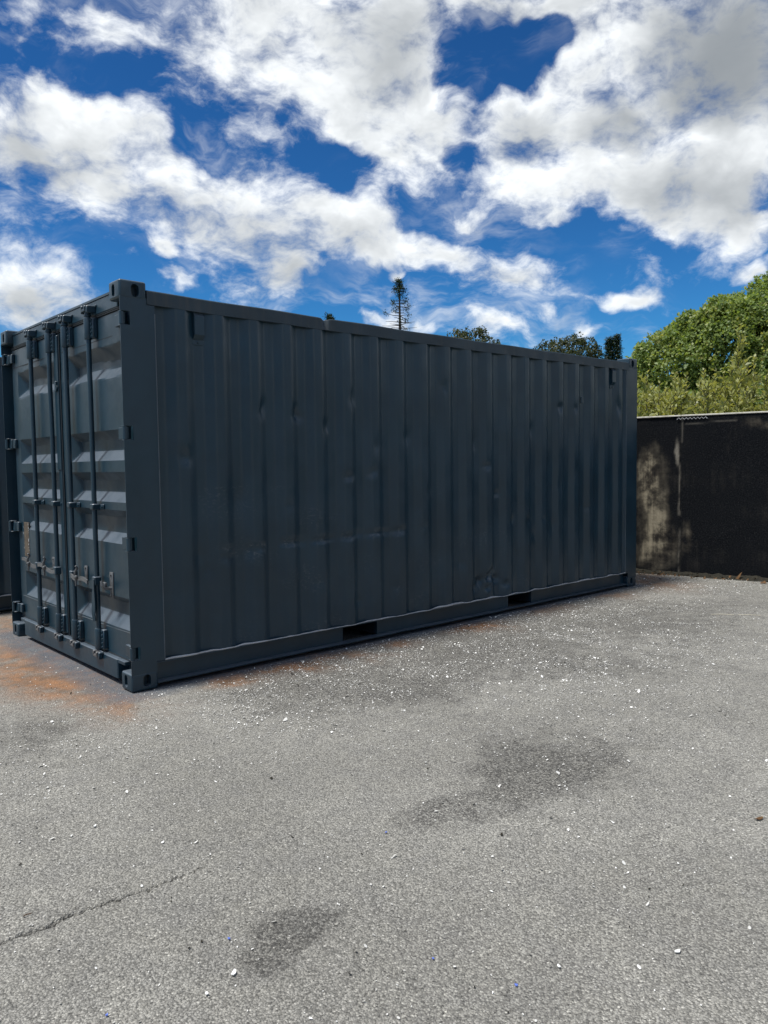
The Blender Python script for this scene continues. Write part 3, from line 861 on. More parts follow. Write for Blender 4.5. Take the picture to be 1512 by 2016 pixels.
def build_container(mat, mat_rail):
    root = empty('shipping_container')
    # side panels, roof, blind end
    link('side_panel', side_panel_mesh(mat, False), root)
    link('side_panel', side_panel_mesh(mat, True), root)
    ys = np.linspace(0.03, W - 0.03, 20)
    xs = np.arange(0.18, L - 0.17, 0.0265)
    Xg, Yg = np.meshgrid(xs, ys, indexing='ij')
    rz = 2.515 + 0.018 * np.clip(np.abs(np.mod(Xg, 0.209) / 0.209 - 0.5) * 5 - 0.75, 0, 1) + 0.0 * Yg
    link('roof_panel', fast_mesh('roof_panel', np.stack([Xg, Yg, rz], -1).reshape(-1, 3), grid_faces(len(xs), len(ys)), mat, smooth=False), root)
    ys = np.linspace(0.17, W - 0.17, 211)
    zs = np.array([0.17, 2.45])
    Yg, Zg = np.meshgrid(ys, zs, indexing='ij')
    xe = L - 0.02 - 0.045 * np.clip(np.abs(np.mod(Yg, 0.25) / 0.25 - 0.5) * 4 - 0.5, 0, 1)
    link('front_wall', fast_mesh('front_wall', np.stack([xe, Yg, Zg], -1).reshape(-1, 3), grid_faces(len(ys), len(zs)), mat), root)
    # corner fittings
    for sx in (1, -1):
        for sy in (1, -1):
            for sz in (1, -1):
                link('corner_fitting', fitting_mesh(mat, sx, sy, sz), root)
    # corner posts
    for door_end in (True, False):
        for near_side in (True, False):
            p = post_plate(near_side, door_end)
            ya, yb = (0.007, 0.088) if near_side else (W - 0.088, W - 0.007)
            if door_end:
                p.box((0.084, ya, 0.105), (0.16, yb, H - 0.105), 0.006)
            else:
                p.box((L - 0.14, ya, 0.105), (L - 0.004, yb, H - 0.105), 0.006)
            p.build('corner_post', mat, root)
    # upright weld bead where posts meet side panel, painted pale as an edge highlight
    for y in (-0.0005, W + 0.0005):
        for x in (0.229, L - 0.229):
            mb = MB()
            mb.tube([(x, y + (0.003 if y < 1 else -0.003), z) for z in np.arange(0.178, 2.45, 0.06)], [0.0035 + 0.0012 * random.random() for _ in np.arange(0.178, 2.45, 0.06)], 6)
            mb.build('weld_bead', BEAD, root, 60)
    # top rails with a knocked-in spot, gently sagging
    for near_side in (True, False):
        xs = np.unique(np.concatenate([np.linspace(0.1785, L - 0.1785, 90), np.arange(1.40, 1.75, 0.012)]))
        sect = [(0.0, 2.452), (0.0, 2.534), (0.006, 2.541), (0.058, 2.541), (0.060, 2.535), (0.060, 2.452)]
        v, f = [], []
        for i, x in enumerate(xs):
            k = math.exp(-((x - 1.600) / 0.030) ** 2) if near_side else 0
            sag = -0.010 * math.sin(math.pi * x / L) + 0.002 * math.sin(x * 7)
            for y, z in sect:
                top = z > 2.5
                yy = y + (0.018 * k if top and y < 0.03 else 0)
                zz = z + sag - (0.015 * k if top else -0.002 * k)
                v.append((x, yy if near_side else W - yy, zz))
            if i:
                for j in range(6):
                    q = ((i - 1) * 6 + j, (i - 1) * 6 + (j + 1) % 6, i * 6 + (j + 1) % 6, i * 6 + j)
                    f.append(q if near_side else q[::-1])
        MB().add(v, f).build('top_rail', mat_rail, root, 35)
    # bottom rails: channel with wavy lower lip, fork pockets through them
    pk = [(L / 2 - 0.065 - 1.025 + s * 0 - 0.18, L / 2 - 0.065 - 1.025 + 0.18) for s in (0,)] + [(L / 2 - 0.065 + 1.025 - 0.18, L / 2 - 0.065 + 1.025 + 0.18)]
    for near_side in (True, False):
        mb = MB()
        sg = lambda y: y if near_side else W - y

        def bx(x0, x1, y0, y1, z0, z1):
            a, b_ = sorted((sg(y0), sg(y1)))
            mb.box((x0, a, z0), (x1, b_, z1))
        xs0 = 0.1785
        for a, b_ in ((xs0, pk[0][0]), (pk[0][1], pk[1][0]), (pk[1][1], L - xs0)):
            bx(a, b_, 0.058, 0.064, 0.0405, 0.1625)
            for xe in (a + 0.001, b_ - 0.005):
                bx(xe, xe + 0.004, 0.0645, 0.09, 0.0405, 0.1625)
        bx(xs0, L - xs0, 0.000, 0.095, 0.163, 0.1695)
        # bent lower lip
        xs = np.linspace(xs0, L - xs0, 160)
        lip = (fbm(xs * 2.1, xs * 0 + 3, 33) - 0.5) * 0.022
        v, f = [], []
        for i, x in enumerate(xs):
            y0 = 0.002 + abs(lip[i]) * 0.6
            for y, z in ((y0, 0.030 + lip[i] * .55), (y0, 0.0375 + lip[i] * .55), (0.070, 0.040), (0.070, 0.033)):
                v.append((x, sg(y), z))
            if i:
                for j in range(4):
                    q = ((i - 1) * 4 + j, (i - 1) * 4 + (j + 1) % 4, i * 4 + (j + 1) % 4, i * 4 + j)
                    f.append(q if near_side else q[::-1])
        mb.add(v, f)
        mb.build('bottom_rail', mat, root)
        # worn edge of the bottom rail ledge, painted pale as if skylit, following the foot of the corrugation
        xs = np.arange(0.232, 5.83, 0.022)
        d = corr_depth(xs)
        mb = MB()
        nz = (fbm(xs * 6, xs * 0, 12, 3) - 0.5) * 1.6
        mb.tube([(x, sg(-0.002 + 0.008 * n + 0.30 * dd), 0.1745 + 0.011 * n) for x, n, dd in zip(xs, nz, d)], [0.0055 + 0.008 * max(-0.3, n) for n in nz], 6)
        mb.build('weld_seam', EDGE, root, 60)
    for a, b_ in pk:
        mb = MB()
        mb.box((a - 0.0055, 0.07, 0.0405), (a - 0.0015, W - 0.07, 0.160))
        mb.box((b_ + 0.0015, 0.07, 0.0405), (b_ + 0.0055, W - 0.07, 0.160))
        mb.box((a - 0.0055, 0.1, 0.1603), (b_ + 0.0055, W - 0.1, 0.1625))
        mb.build('fork_pocket', PAINT_SILL, root)
    mb = MB()
    mb.box((0.14, 0.1, 0.1635), (L - 0.08, W - 0.1, 0.19))
    x = 0.35
    while x < L - 0.3:
        if not any(a - 0.08 < x < b_ + 0.08 for a, b_ in pk):
            mb.box((x, 0.1, 0.05), (x + 0.045, W - 0.1, 0.163))
        x += 0.28
    mb.build('floor_frame', PAINT_SILL, root)
    # ventilators near the top of each side
    for near_side in (True, False):
        for k in (0, 18):
            cx = EDGE0 + PITCH * k + 0.103 + (0.0 if k == 0 else 0.02)
            yb = DEP + 0.003
            o = MB()
            prof = [(0, 0.0), (-0.004, 0.0), (-0.030, 0.030), (-0.030, 0.150), (-0.010, 0.178), (0, 0.178)]
            poly = [(yb - 0.002 + a if near_side else W - (yb - 0.002 + a), 2.272 + b_) for a, b_ in prof]
            o.prism(poly, 0, cx - 0.036, cx + 0.036)
            vent = o.build('ventilator', mat, root)
            q = MB()
            ya, yb2 = (yb - 0.007, yb - 0.001) if near_side else (W - yb + 0.001, W - yb + 0.007)
            q.box((cx - 0.044, ya, 2.236), (cx + 0.044, yb2, 2.268), 0.003)
            ys_ = yb - 0.010 if near_side else W - yb + 0.010
            q.tube([(cx, ys_ - 0.004, 2.252), (cx, ys_ + 0.004, 2.252)], 0.006, 8)
            q.build('fixing_tab', mat, vent)
    mb = MB()
    mb.box((4.945, -0.004, 2.045), (4.99, 0.012, 2.112), 0.004)
    mb.build('lashing_lug', mat, root)
    # header and sill of the door end
    mb = MB()
    mb.box((0.054, 0.163, 2.4495), (0.13, W - 0.163, 2.545), 0.005)
    mb.prism([(0.17, 2.5455), (W - 0.17, 2.5455), (W - 0.17, 2.560), (0.17, 2.560)], 0, 0.050, 0.20)
    hdr = mb.build('door_header', mat, root)
    mb = MB()
    mb.box((0.022, 0.27, 0.034), (0.13, W - 0.27, 0.168), 0.006)
    for a, b_ in ((0.1625, 0.2695), (W - 0.2695, W - 0.1625)):
        mb.box((0.026, a, 0.142), (0.13, b_, 0.167), 0.003)
        mb.box((0.10, a, 0.036), (0.13, b_, 0.1415))
    sill = mb.build('door_sill', mat, root)
    return root, hdr, sill


def door_fittings(root, hdr, sill, mat):
    leaves = []
    for y0, y1, ra, rb, sd in ((0.092, 1.214, 0.125, 1.062, 5), (1.222, W - 0.092, 1.322, 2.212, 17)):
        lf = link('door_leaf', leaf_mesh(y0, y1, ra, rb, mat, sd), root)
        leaves.append(lf)
        # leaf frame edges
        mb = MB()
        for a in (y0, y1 - 0.004):
            mb.box((XF + 0.006, a, 0.176), (0.11, a + 0.004, 2.424))
        mb.box((XF + 0.006, y0, 2.4245), (0.11, y1, 2.430))
        mb.build('leaf_edge', mat, lf)
        # gaskets at head and foot
        for z0, z1 in ((2.431, 2.437), (2.441, 2.447), (0.1685, 0.175)):
            mb = MB()
            mb.box((XF - 0.007, y0 + 0.003, z0), (XF + 0.02, y1 - 0.003, z1), 0.002)
            mb.build('gasket', RUBBER, lf)
        # seam ridges of the pressed sheet
        mb = MB()
        mb.box((XF - 0.0015, y0 + 0.02, 2.278), (XF + 0.006, y1 - 0.02, 2.283))
        mb.build('pressing_seam', RUBBER, lf)
        mb = MB()
        mb.tube([(XF - 0.0005, y, 0.352 + 0.002 * math.sin(y * 9)) for y in np.linspace(y0 + 0.03, y1 - 0.05, 14)], 0.0028, 6)
        mb.build('weld_seam', BEAD, lf, 60)
    right, left = leaves
    # overlapping cover strip between the leaves
    mb = MB()
    mb.box((XF - 0.020, 1.226, 1.42), (XF - 0.006, 1.302, 2.41), 0.003)
    mb.box((XF - 0.014, 1.230, 0.19), (XF - 0.006, 1.290, 1.4195), 0.003)
    mb.build('cover_strip', mat, left)
    mb = MB()
    mb.tube([(XF - 0.006, 1.2175, 0.18), (XF - 0.006, 1.2175, 2.42)], 0.0055, 8)
    mb.build('centre_gasket', RUBBER, left, 60)
    mb = MB()
    mb.box((XF - 0.034, 1.238, 2.00), (XF - 0.020, 1.268, 2.075), 0.003)
    mb.box((XF - 0.030, 1.225, 2.02), (XF - 0.022, 1.237, 2.04), 0.002)
    mb.build('customs_latch', mat, left)

    XR = 0.022
    for k, (ry, lf) in enumerate(((1.752, left), (1.330, left), (0.997, right), (0.566, right))):
        bend = 0.010 if k == 1 else 0.0
        zs = [0.155, 0.5, 0.9, 1.3, 1.7, 2.05, 2.15, 2.30, 2.47]
        mb = MB()
        mb.tube([(XR, ry + bend * math.exp(-((z - 2.1) / 0.15) ** 2), z) for z in zs], 0.0168, 14)
        mb.build('lock_rod', mat, lf, 40)
        for top in (True, False):
            za, zb = (2.292, 2.434) if top else (0.190, 0.330)
            mb = MB()
            mb.tube([(XR, ry, za), (XR, ry, za + 0.01), (XR, ry, zb - 0.01), (XR, ry, zb)], [0.0255, 0.028, 0.028, 0.0255], 16)
            mb.box((XR + 0.006, ry - 0.064, za + 0.004), (XF - 0.002, ry - 0.002, zb - 0.004), 0.005)
            for q in range(5):
                z = za + 0.016 + q * (zb - za - 0.032) / 4
                mb.tube([(XR + 0.0065, ry - 0.047, z), (XR - 0.002, ry - 0.047, z)], 0.0065, 8)
            mb.build('rod_sleeve', mat, lf, 40)
            # forked locking cam and the keeper it turns into
            s = 1 if top else -1
            zc = 2.480 if top else 0.146
            mb = MB()
            mb.tube([(XR, ry, zc - 0.030 * s), (XR, ry, zc + 0.026 * s)], 0.022, 12)
            mb.tube([(XR, ry, zc - 0.036 * s), (XR, ry, zc - 0.028 * s)], 0.026, 12)
            mb.box((XR - 0.034, ry - 0.034, zc - 0.010), (XR - 0.004, ry + 0.034, zc + 0.012), 0.005)
            mb.box((XR - 0.036, ry + 0.016, zc + 0.004), (XR + 0.004, ry + 0.034, zc + 0.034), 0.004)
            mb.box((XR - 0.036, ry - 0.034, zc + 0.004), (XR + 0.004, ry - 0.014, zc + 0.030), 0.004)
            mb.build('locking_cam', STEEL if not top else mat, lf, 40)
            mb = MB()
            xk = 0.0525 if top else 0.0205
            mb.box((-0.008, ry - 0.062, zc - 0.020), (xk, ry - 0.040, zc + 0.028), 0.004)
            mb.box((-0.006, ry + 0.040, zc - 0.016), (xk, ry + 0.054, zc + 0.024), 0.004)
            mb.box((xk - 0.008, ry - 0.075, zc + 0.0185), (xk + 0.001, ry + 0.06, zc + 0.034), 0.002)
            mb.build('cam_keeper', mat, hdr if top else sill, 40)
        mb = MB()
        mb.box((XR - 0.023, ry - 0.026, 1.146), (XF - 0.003, ry + 0.026, 1.186), 0.005)
        mb.box((XF - 0.012, ry - 0.082, 1.148), (XF - 0.002, ry - 0.027, 1.184), 0.003)
        mb.tube([(XF - 0.012, ry - 0.062, 1.166), (XF - 0.020, ry - 0.062, 1.166)], 0.009, 8)
        mb.build('rod_bracket', mat, lf, 40)
        # hub that carries the handle
        mb = MB()
        mb.box((XR - 0.026, ry - 0.024, 0.630), (XR + 0.022, ry + 0.024, 0.690), 0.006)
        mb.build('handle_hub', mat, lf)

    def handle(y0, y1, z0, z1, lf):
        mb = MB()
        n = 8
        pts = []
        for i in range(n + 1):
            t = i / n
            pts.append((XR - 0.022 - 0.006 * math.sin(t * 3.14), y0 + (y1 - y0) * t, z0 + (z1 - z0) * t - 0.012 * math.sin(t * 6.28)))
        for a, b_ in zip(pts[:-1], pts[1:]):
            ya, yb = sorted((a[1], b_[1]))
            mb.add([(a[0] - .005, a[1], a[2] - .014), (b_[0] - .005, b_[1], b_[2] - .014), (b_[0] - .005, b_[1], b_[2] + .014), (a[0] - .005, a[1], a[2] + .014),
                    (a[0] + .005, a[1], a[2] - .014), (b_[0] + .005, b_[1], b_[2] - .014), (b_[0] + .005, b_[1], b_[2] + .014), (a[0] + .005, a[1], a[2] + .014)],
                   [(0, 1, 2, 3), (7, 6, 5, 4), (0, 4, 5, 1), (3, 2, 6, 7), (0, 3, 7, 4), (1, 5, 6, 2)])
        mb.build('handle', STEEL, lf, 40)

    def catch(y, z, lf):
        # back plate with a curled hasp hook
        mb = MB()
        mb.box((XF - 0.010, y - 0.024, z - 0.055), (XF - 0.001, y + 0.024, z + 0.055), 0.004)
        mb.tube([(XF - 0.010, y, z - 0.040), (-0.004, y + 0.004, z - 0.036), (-0.022, y + 0.006, z - 0.010), (-0.024, y - 0.002, z + 0.018), (-0.012, y - 0.012, z + 0.045), (-0.024, y - 0.016, z + 0.062)], [0.011, 0.011, 0.010, 0.009, 0.009, 0.007], 8)
        mb.box((-0.030, y - 0.020, z - 0.030), (-0.010, y + 0.020, z - 0.006), 0.005)
        mb.tube([(XF - 0.010, y, z + 0.040), (XF - 0.018, y, z + 0.040)], 0.008, 8)
        mb.tube([(-0.014, y + 0.014, z - 0.03), (-0.014, y + 0.016, z - 0.085)], [0.010, 0.006], 8)
        mb.build('handle_catch', STEEL, lf, 50)

    handle(1.735, 2.085, 0.655, 0.690, left)
    handle(1.315, 1.700, 0.655, 0.672, left)
    catch(1.875, 0.690, left)
    catch(1.505, 0.690, left)
    handle(0.985, 0.680, 0.660, 0.640, right)
    catch(0.845, 0.680, right)
    # fourth handle hangs straight down its rod, twisted at the grip
    mb = MB()
    ring = []
    for z, hw, tw, xo in ((0.672, .013, 0.0, 0), (0.60, .013, 0.0, -.002), (0.575, .019, 0.05, -.003), (0.50, .021, 0.12, -.004), (0.455, .018, 0.2, -.006), (0.43, .011, 0.5, -.008), (0.385, .009, 0.6, -.002)):
        c_, s_ = math.cos(tw), math.sin(tw)
        q = []
        for a, b_ in ((-hw, -.0045), (hw, -.0045), (hw, .0045), (-hw, .0045)):
            q.append((XR - 0.026 + xo + b_ * c_ - a * s_, 0.560 + a * c_ + b_ * s_, z))
        ring.append(q)
    v = [p for q in ring for p in q]
    f = []
    for i in range(len(ring) - 1):
        for j in range(4):
            f.append((i * 4 + j, (i + 1) * 4 + j, (i + 1) * 4 + (j + 1) % 4, i * 4 + (j + 1) % 4))
    f += [(3, 2, 1, 0), tuple(range(len(v) - 4, len(v)))]
    mb.add(v, f)
    mb.build('handle', mat, right, 40)
    mb = MB()
    y, z = 0.400, 0.650
    mb.box((XF - 0.010, y - 0.026, z - 0.095), (XF - 0.001, y + 0.026, z + 0.080), 0.008)
    mb.tube([(XF - 0.01, y + 0.004, z - 0.03), (0.012, y + 0.012, z - 0.024), (-0.006, y + 0.018, z), (-0.004, y + 0.026, z + 0.024)], [0.012, 0.012, 0.010, 0.008], 8)
    mb.box((0.006, y + 0.002, z - 0.018), (0.026, y + 0.052, z + 0.014), 0.005)
    for dz in (-0.075, 0.06):
        mb.tube([(XF - 0.010, y, z + dz), (XF - 0.018, y, z + dz)], 0.009, 8)
    mb.build('handle_catch', STEEL, right, 50)
    # bare rusty patch where a plate was taken off
    mb = MB()
    mb.box((XF - 0.0035, 2.085, 0.700), (XF + 0.010, 2.205, 0.985), 0.001)
    mb.build('bare_primer_patch', PLATE, left)['label'] = 'rusty unpainted patch left by a removed plate'
    mb = MB()
    for _ in range(26):
        s = random.choice((2.083, 2.207))
        z = random.uniform(0.70, 0.985)
        a = random.uniform(0.004, 0.014)
        mb.add([(XF - 0.006, s, z), (XF - 0.007, s + random.uniform(-.012, .012), z + a), (XF - 0.005, s + random.uniform(-.01, .01), z + a * 2)], [(0, 1, 2)])
    tag(mb.build('flaking_paint_edge', EDGE, left), kind='stuff')
    # hinges: straps, lugs and barrel in the post cut-outs
    for lf, far in ((right, False), (left, True)):
        for a, b_ in SLOTS:
            mb = MB()
            sg = (lambda y: y) if not far else (lambda y: W - y)

            def bx(x0, x1, y0, y1, z0, z1, ch=0.003):
                p, q = sorted((sg(y0), sg(y1)))
                mb.box((x0, p, z0), (x1, q, z1), ch)
            yb = 0.018
            mb.tube([(0.016, sg(yb), a + 0.004), (0.016, sg(yb), b_ - 0.004)], 0.0150, 12)
            bx(0.030, 0.040, 0.018, 0.10, a + 0.006, b_ - 0.006)
            bx(0.010, 0.058, 0.008, 0.060, a - 0.003, a + 0.0035)
            bx(0.010, 0.058, 0.008, 0.060, b_ - 0.0035, b_ + 0.003)
            bx(0.036, 0.058, 0.095, 0.165, a + 0.006, b_ - 0.006)
            mb.build('hinge', mat, lf, 40)
    return leaves


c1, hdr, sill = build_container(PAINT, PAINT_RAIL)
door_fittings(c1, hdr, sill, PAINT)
tag(c1, 'dark grey twenty foot container with lock rods on its doors and dented side', 'shipping container', 'shipping containers in the yard')

# second container: parallel, behind the first, blind end towards the camera's left
c2 = empty('shipping_container', (-0.25 + L, 3.57 + W, 0.0), math.pi)
for ch in list(c1.children):
    if ch.name.startswith('door_leaf'):
        continue
    n = ch.copy()
    COL.objects.link(n)
    n.parent = c2
for y0, y1, ra, rb in ((0.092, 1.214, 0.125, 1.062), (1.222, W - 0.092, 1.322, 2.212)):
    n = link('door_leaf', next(c for c in c1.children if c.name.startswith('door_leaf')).data, c2)
    n.location.y = y0 - 0.092
tag(c2, 'plain dark container at the left edge, behind the one with lock rods', 'shipping container', 'shipping containers in the yard')

# ------------------------------------------------------------------ boundary wall
wall = empty('boundary_wall', (WA.x, WA.y, 0.0), math.atan2(WD.y, WD.x))
tag(wall, 'black algae stained rendered wall with pale coping beyond the container', 'wall')
# local frame: +x along the wall, yard side is local -y ... (left normal of WD points away)
WT, WH = 0.20, 1.985
side = 1 if Vector((-WD.y, WD.x)).dot(WN) > 0 else -1


def wall_panel(u0, u1, seed):
    us = np.linspace(u0, u1, int((u1 - u0) / 0.014))
    zs = np.linspace(-0.05, WH, 110)
    U, Z = np.meshgrid(us, zs, indexing='ij')
    wu = U + (fbm(U * 4, Z * 2.2, 61) - 0.5) * 0.22
    wz = Z + (fbm(U * 4, Z * 2.2, 71) - 0.5) * 0.30
    pale = np.zeros_like(U)
    for cu, cz, ru, rz, k in ((0.22, 1.42, .13, .26, .95), (0.10, 1.10, .14, .34, .75), (0.30, 0.90, .15, .32, .7), (0.20, 0.55, .20, .20, .75), (0.36, .30, .20, .20, .75), (0.05, .25, .2, .2, .5), (0.62, .45, .07, .16, .6),
                              (1.62, 1.0, .10, .5, .45), (1.40, 1.86, .22, .07, .6), (1.60, .55, .1, .3, .35), (0.80, 1.93, .5, .04, .35), (-.35, .8, .22, .7, .8), (-1.2, 1.1, .3, .5, .6), (2.6, .9, .25, .6, .7), (3.4, .5, .3, .4, .5), (4.6, 1.0, .3, .6, .7), (6.2, .8, .4, .6, .6)):
        pale = pale + k * np.exp(-((wu - cu) / ru) ** 2 - ((wz - cz) / rz) ** 2)
    bare = np.zeros_like(U)
    ju = (fbm(U * 14, Z * 9, 17) - 0.5) * 0.05
    bare = np.maximum(bare, np.exp(-(((U + ju - 0.505 + 0.05 * (Z - 1.52)) / (0.030 - 0.10 * np.abs(Z - 1.55))) ** 4) - ((Z - 1.53 + ju) / 0.15) ** 4) * (np.abs(Z - 1.55) < 0.25))
    bare = np.maximum(bare, 0.6 * np.exp(-((U + ju * 0.8 - 0.535) / 0.010) ** 2) * np.clip(fbm(Z * 6, Z * 0, 8) * 4 - 1.5, 0, 1) * (Z < 1.42))
    bare = np.maximum(bare, 0.4 * np.exp(-((U + ju * 0.4 - 0.56) / 0.010) ** 2) * (Z > 1.66))
    bare = np.maximum(bare, 0.35 * np.exp(-((Z - 1.89 - 0.012 * np.sin(U * 7) - 0.02 * fbm(U * 9, U * 0, 4)) / 0.006) ** 2) * (U > 0.6) * (U < 1.2))
    Y = (fbm(U * 2, Z * 2, seed) - 0.5) * 0.012 + 0.006 * (bare > 0.5)
    me = fast_mesh('wall_panel', np.stack([U, Y * side, Z], -1).reshape(-1, 3), grid_faces(len(us), len(zs))[:, ::1], WALLM, {'pale': np.clip(pale, 0, 1.2), 'bare': np.clip(bare, 0, 1)}, smooth=True)
    o = link('wall_panel', me, wall)
    m = MB()
    m.box((u0 + 0.001, min(0.02 * side, WT * side), -0.05), (u1 - 0.001, max(0.02 * side, WT * side), WH))
    m.build('wall_core', WALLM, o)
    return o


wall_panel(-7.0, 0.548, 3)
wall_panel(0.5505, 12.0, 13)
m = MB()
for a, b_ in ((-7.0, -3.0), (-2.996, 0.55), (0.553, 2.35), (2.354, 6.2), (6.204, 12.0)):
    c = MB()
    c.box((a, min(-0.014 * side, (WT + .014) * side), WH + 0.001), (b_, max(-0.014 * side, (WT + .014) * side), WH + 0.020), 0.004)
    c.build('coping', COPING, wall)
# exposed zigzag of mesh lath under the coping by the joint
m = MB()
pts = []
for i in range(17):
    pts.append((0.50 + i * 0.0225, -0.012 * side, 1.948 + (0.020 if i % 2 else 0.0)))
m.tube(pts, 0.0045, 5)
m.build('exposed_lath', EDGE, wall)

# soil, moss and litter washed against the wall foot
us = np.arange(-1.2, 9.0, 0.02)
vs_ = np.linspace(0, 0.30, 14)
U, V = np.meshgrid(us, vs_, indexing='ij')
hgt = np.clip(0.040 * (1 - V / (0.14 + 0.14 * fbm(U * 3, U * 0, 44))), -0.03, 1) * (0.4 + fbm(U * 14, V * 14, 45) * 1.2)
P = np.stack([WA.x + WD.x * U - WN.x * (V - 0.004), WA.y + WD.y * U - WN.y * (V - 0.004), hgt - 0.004], -1).reshape(-1, 3)
me = fast_mesh('soil_strip', P, grid_faces(len(us), len(vs_)), SOIL, smooth=True)
tag(link('soil_strip', me), 'dark mossy soil gathered along the foot of the stained wall', 'soil', kind='stuff')


# ------------------------------------------------------------------ loose paint flakes, chips and litter on the asphalt
def flake_mesh(n, area, dens_fn, size, seed, name, mat, tilt=0.35):
    r = np.random.default_rng(seed)
    xs, ys = [], []
    tot = 0
    while tot < n:
        x = r.uniform(area[0], area[1], 20000)
        y = r.uniform(area[2], area[3], 20000)
        k = r.random(20000) < dens_fn(x, y)
        k &= ~((x > -0.01) & (x < 6.07) & (y > -0.01) & (y < 2.45))
        k &= ((x - WA.x) * WN.x + (y - WA.y) * WN.y) < -0.01
        xs.append(x[k])
        ys.append(y[k])
        tot += k.sum()
    x, y = np.concatenate(xs)[:n], np.concatenate(ys)[:n]
    s = size * np.exp(r.normal(0, 0.5, n))
    a = r.uniform(0, 2 * np.pi, n)
    el = r.uniform(0.35, 0.9, n)
    ux, uy = np.cos(a), np.sin(a)
    tx, ty = r.normal(0, tilt, n), r.normal(0, tilt, n)
    co_ = []
    ang = np.array([0, 1.1, 2.1, 3.2, 4.3, 5.3])
    for t in ang:
        rr = s * r.uniform(0.6, 1.1, n)
        lu, lv = rr * np.cos(t), rr * np.sin(t) * el
        px, py = lu * ux - lv * uy, lu * uy + lv * ux
        pz = np.clip(px * tx + py * ty, -0.35 * s, None) + 0.35 * s + 0.0025 + r.normal(0, 0.12, n) * s
        co_.append(np.stack([x + px, y + py, ground_z(x, y) + pz], -1))
    co_ = np.stack(co_, 1).reshape(-1, 3)
    b_ = np.arange(n)[:, None] * 6
    f = np.concatenate([b_ + np.array([[0, 1, 2, 3]]), b_ + np.array([[0, 3, 4, 5]])])
    tone = np.clip(r.normal(0.45, 0.33, n), 0, 1)
    me_ = fast_mesh(name, co_, f, mat, fattrs={'tone': np.concatenate([tone, tone])})
    return link(name, me_)


def fl_dens(x, y):
    d = patches(x, y, FLK) ** 1.3
    return np.clip(0.03 + 0.97 * d * (0.2 + 1.1 * (fbm(x * 5, y * 5, 88) > 0.45)), 0, 1)


o = flake_mesh(60000, (-2.2, 8.0, -4.6, 3.4), fl_dens, 0.0026, 3, 'paint_flakes', FLAKE)
tag(o, 'small white paint flakes scattered thickly over the asphalt', 'paint flakes', kind='stuff')
o = flake_mesh(1500, (6.4, 10.0, -6.0, 2.0), lambda x, y: np.exp(((x - WA.x) * WN.x + (y - WA.y) * WN.y) / 0.14), 0.012, 8, 'leaf_litter', DEADLEAF, 0.5)
tag(o, 'brown leaf litter blown against the foot of the stained wall', 'leaf litter', kind='stuff')
o = flake_mesh(900, (-2.2, 6.0, -4.6, 0.5), lambda x, y: np.full_like(x, 0.5), 0.0036, 5, 'grit', SOIL)
tag(o, 'dark grit crumbs scattered over the grey asphalt', 'grit', kind='stuff')


def chip(name, x, y, s, mat, label, cat, seed, el=0.6, thick=0.0025, group=None):
    r = random.Random(seed)
    n = 9
    o = empty_mesh = MB()
    a0 = r.uniform(0, 6.28)
    top, bot = [], []
    for k in range(n):
        t = 2 * math.pi * k / n
        rr = s * r.uniform(0.7, 1.1)
        lx, ly = rr * math.cos(t), rr * math.sin(t) * el
        px, py = lx * math.cos(a0) - ly * math.sin(a0), lx * math.sin(a0) + ly * math.cos(a0)
        z = 0.004 + abs(lx) * 0.35 * r.uniform(0.4, 1.0)
        top.append((px, py, z + thick))
        bot.append((px, py, z))
    f = [tuple(range(n)), tuple(range(n, 2 * n))[::-1]] + [(k, n + k, n + (k + 1) % n, (k + 1) % n) for k in range(n)]
    f = [q[::-1] if i >= 2 else q for i, q in enumerate(f)]
    o.add(top + bot, f)
    ob = o.build(name, mat)
    if mat is FLAKE:
        a = ob.data.attributes.new('tone', 'FLOAT', 'FACE')
        a.data.foreach_set('value', [1.0] * len(ob.data.polygons))
    ob.location = (x, y, float(ground_z(x, y)))
    tag(ob, label, cat, group)
    return ob


G1 = 'larger white paint chips lying on the asphalt'
chip('paint_chip', -0.953, -2.816, 0.013, FLAKE, 'white paint chip at the tip of the dark patch near the bottom', 'paint chip', 1, 0.5, group=G1)
chip('paint_chip', 0.040, -3.612, 0.011, FLAKE, 'white paint chip near the bottom right corner of the asphalt', 'paint chip', 2, 0.55, group=G1)
chip('paint_chip', -1.050, -2.840, 0.007, FLAKE, 'small white chip just below the chip at the dark patch', 'paint chip', 3, 0.7, group=G1)
chip('paint_chip', -0.264, -3.418, 0.008, FLAKE, 'lone white chip at the bottom, right of the dark patch', 'paint chip', 4, 0.5, group=G1)
chip('paint_chip', -0.891, -1.660, 0.010, FLAKE, 'white chip on the asphalt above the long crack', 'paint chip', 5, 0.5, group=G1)
G2 = 'blue plastic chips on the asphalt'
chip('plastic_chip', -0.880, -2.668, 0.005, BLUECHIP, 'blue plastic chip just left of the dark patch', 'plastic chip', 6, 0.8, group=G2)
chip('plastic_chip', -0.416, -3.387, 0.006, BLUECHIP, 'blue plastic chip near the bottom edge, right of centre', 'plastic chip', 7, 0.8, group=G2)
chip('plastic_chip', -0.500, -3.154, 0.004, BLUECHIP, 'blue plastic chip in the open, right of the dark patch', 'plastic chip', 8, 0.8, group=G2)
chip('plastic_chip', -0.083, -2.490, 0.005, BLUECHIP, 'blue plastic chip in the middle of the asphalt', 'plastic chip', 9, 0.8, group=G2)
chip('plastic_chip', -1.282, -2.735, 0.005, BLUECHIP, 'blue plastic chip near the bottom left corner', 'plastic chip', 10, 0.8, group=G2)
chip('dead_leaf', 1.075, -3.420, 0.022, DEADLEAF, 'curled brown dead leaf at the right edge of the asphalt', 'leaf', 12, 0.45, 0.001)
mb = MB()
